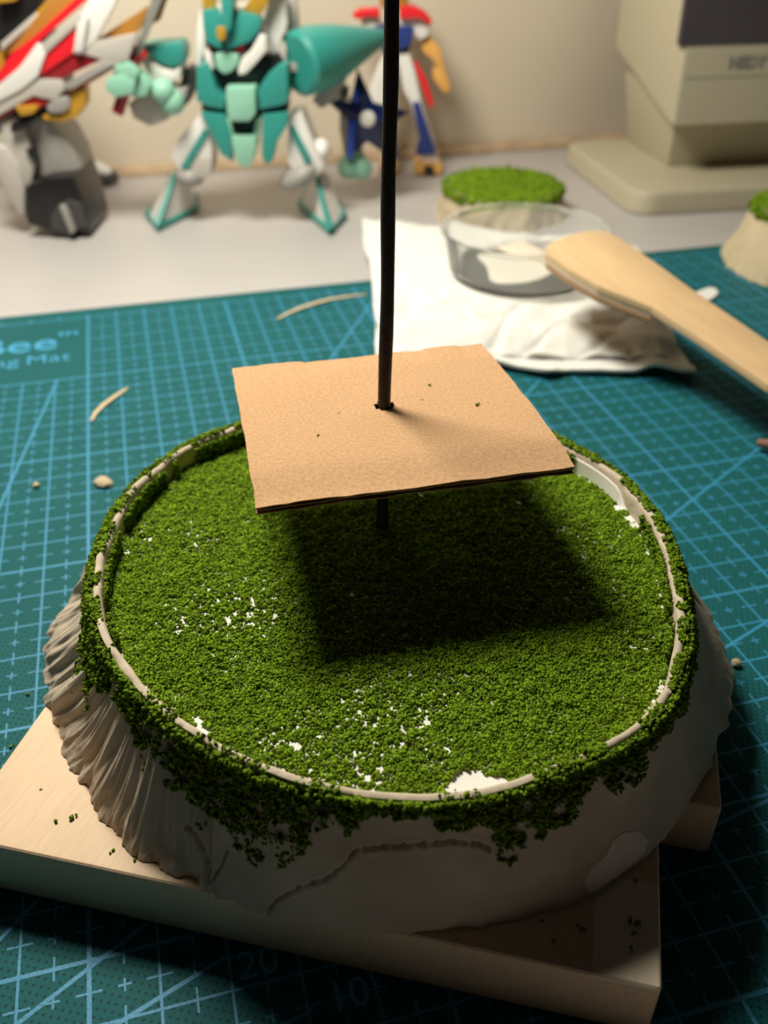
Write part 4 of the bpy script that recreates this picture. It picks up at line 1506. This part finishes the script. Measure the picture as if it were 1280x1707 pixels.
lf('hip_joint', [(76, 178), (92, 160), (116, 162), (116, 182), (100, 190), (80, 190)], YL - .4, 1.2, 'grey', .25)
lf('torso_block', [(-30, -40), (78, -40), (62, 25), (0, 66), (-30, 80)], YL + .4, 2.4, 'black', .3)
lf('torso_edge', [(0, 72), (58, 22), (66, 28), (2, 86)], YL + .2, .8, 'pale', .08)
lf('waist_block', [(-30, 80), (60, 40), (110, 100), (100, 180), (60, 210), (-30, 230)], YL + 1.0, 1.8, 'dkgrey', .3)
lf('gold_trim', [(-6, 90), (86, -8), (97, -8), (8, 94), (6, 128), (-6, 150)], YL + .4, .6, 'gold', .08)
lf('yellow_crest', [(-6, -20), (30, -20), (26, 2), (-6, 6)], YL - .2, .5, 'gold', .08)

YV = YL - .4
sh = thing('toy_shield', aty(100, 180, YV), 'red and white arrow shaped toy shield tilted across the left corner', 'toy shield')
v = lambda name, poly, Y, d, mat, b=.06: slab(name, poly, Y, d, M[mat], sh, b)
v('amber_panel', [(10, 92), (90, -10), (150, -10), (60, 66)], YV + .45, .3, 'amber')
v('amber_fin', [(160, 67), (182, 52), (246, 10), (236, 44), (226, 58)], YV + .5, .3, 'amber')
v('amber_fin', [(256, -20), (284, -20), (266, 34), (240, 48)], YV + .9, .3, 'amber')
v('red_edge', [(134, -10), (154, -10), (62, 72), (32, 112), (-8, 144), (-8, 128), (18, 90), (60, 58)], YV + .1, .5, 'red')
v('white_fork', [(150, -4), (196, -4), (160, 66), (132, 92), (122, 88), (128, 42), (136, 22)], YV, .5, 'white')
v('grey_band', [(68, 74), (130, 20), (137, 27), (128, 42), (76, 90)], YV - .05, .5, 'pale')
v('white_body', [(-8, 146), (32, 112), (62, 72), (76, 90), (62, 128), (34, 150), (-8, 172)], YV - .1, .6, 'white')
v('lower_fork', [(-8, 172), (60, 132), (100, 133), (108, 148), (90, 168), (56, 160), (44, 166), (-8, 196)], YV, .6, 'pale')
v('red_facet', [(126, 43), (123, 89), (64, 128), (74, 90)], YV + .05, .4, 'red')
v('red_facet', [(123, 89), (169, 100), (102, 131), (64, 128)], YV + .15, .4, 'dkred')
v('right_fork', [(134, 88), (166, 68), (228, 56), (214, 96), (194, 110), (170, 100)], YV + .02, .5, 'pale')
v('white_highlight', [(122, 86), (128, 40), (146, 27), (137, 86)], YV - .22, .5, 'white')  # bright highlight on the shield, put in as a white slab
v('grey_band', [(104, 142), (174, 102), (191, 108), (112, 151)], YV - .05, .5, 'grey')
v('red_facet', [(40, 168), (56, 160), (92, 169), (64, 180), (34, 178)], YV + .1, .4, 'dkred')
v('red_rim', [(-8, 192), (44, 164), (92, 165), (190, 108), (192, 113), (92, 173), (46, 175), (-8, 203)], YV + .25, .3, 'dkred', .02)

# small white and black toy part by the wall
sp_ = thing('toy_part', onz(165, 305, -.3), 'small white topped black toy piece lying by the wall at left', 'toy part')
c_ = onz(168, 296, .1)
ball('lower_shell', c_ + np.array([0, 0, .1]), (1.0, .55, .48), M['dkgrey'], sp_, rot=Matrix.Rotation(.1, 3, 'Y'))
ball('upper_shell', c_ + np.array([-.1, -.15, .55]), (.85, .5, .32), M['white'], sp_, rot=Matrix.Rotation(.35, 3, 'Y'))
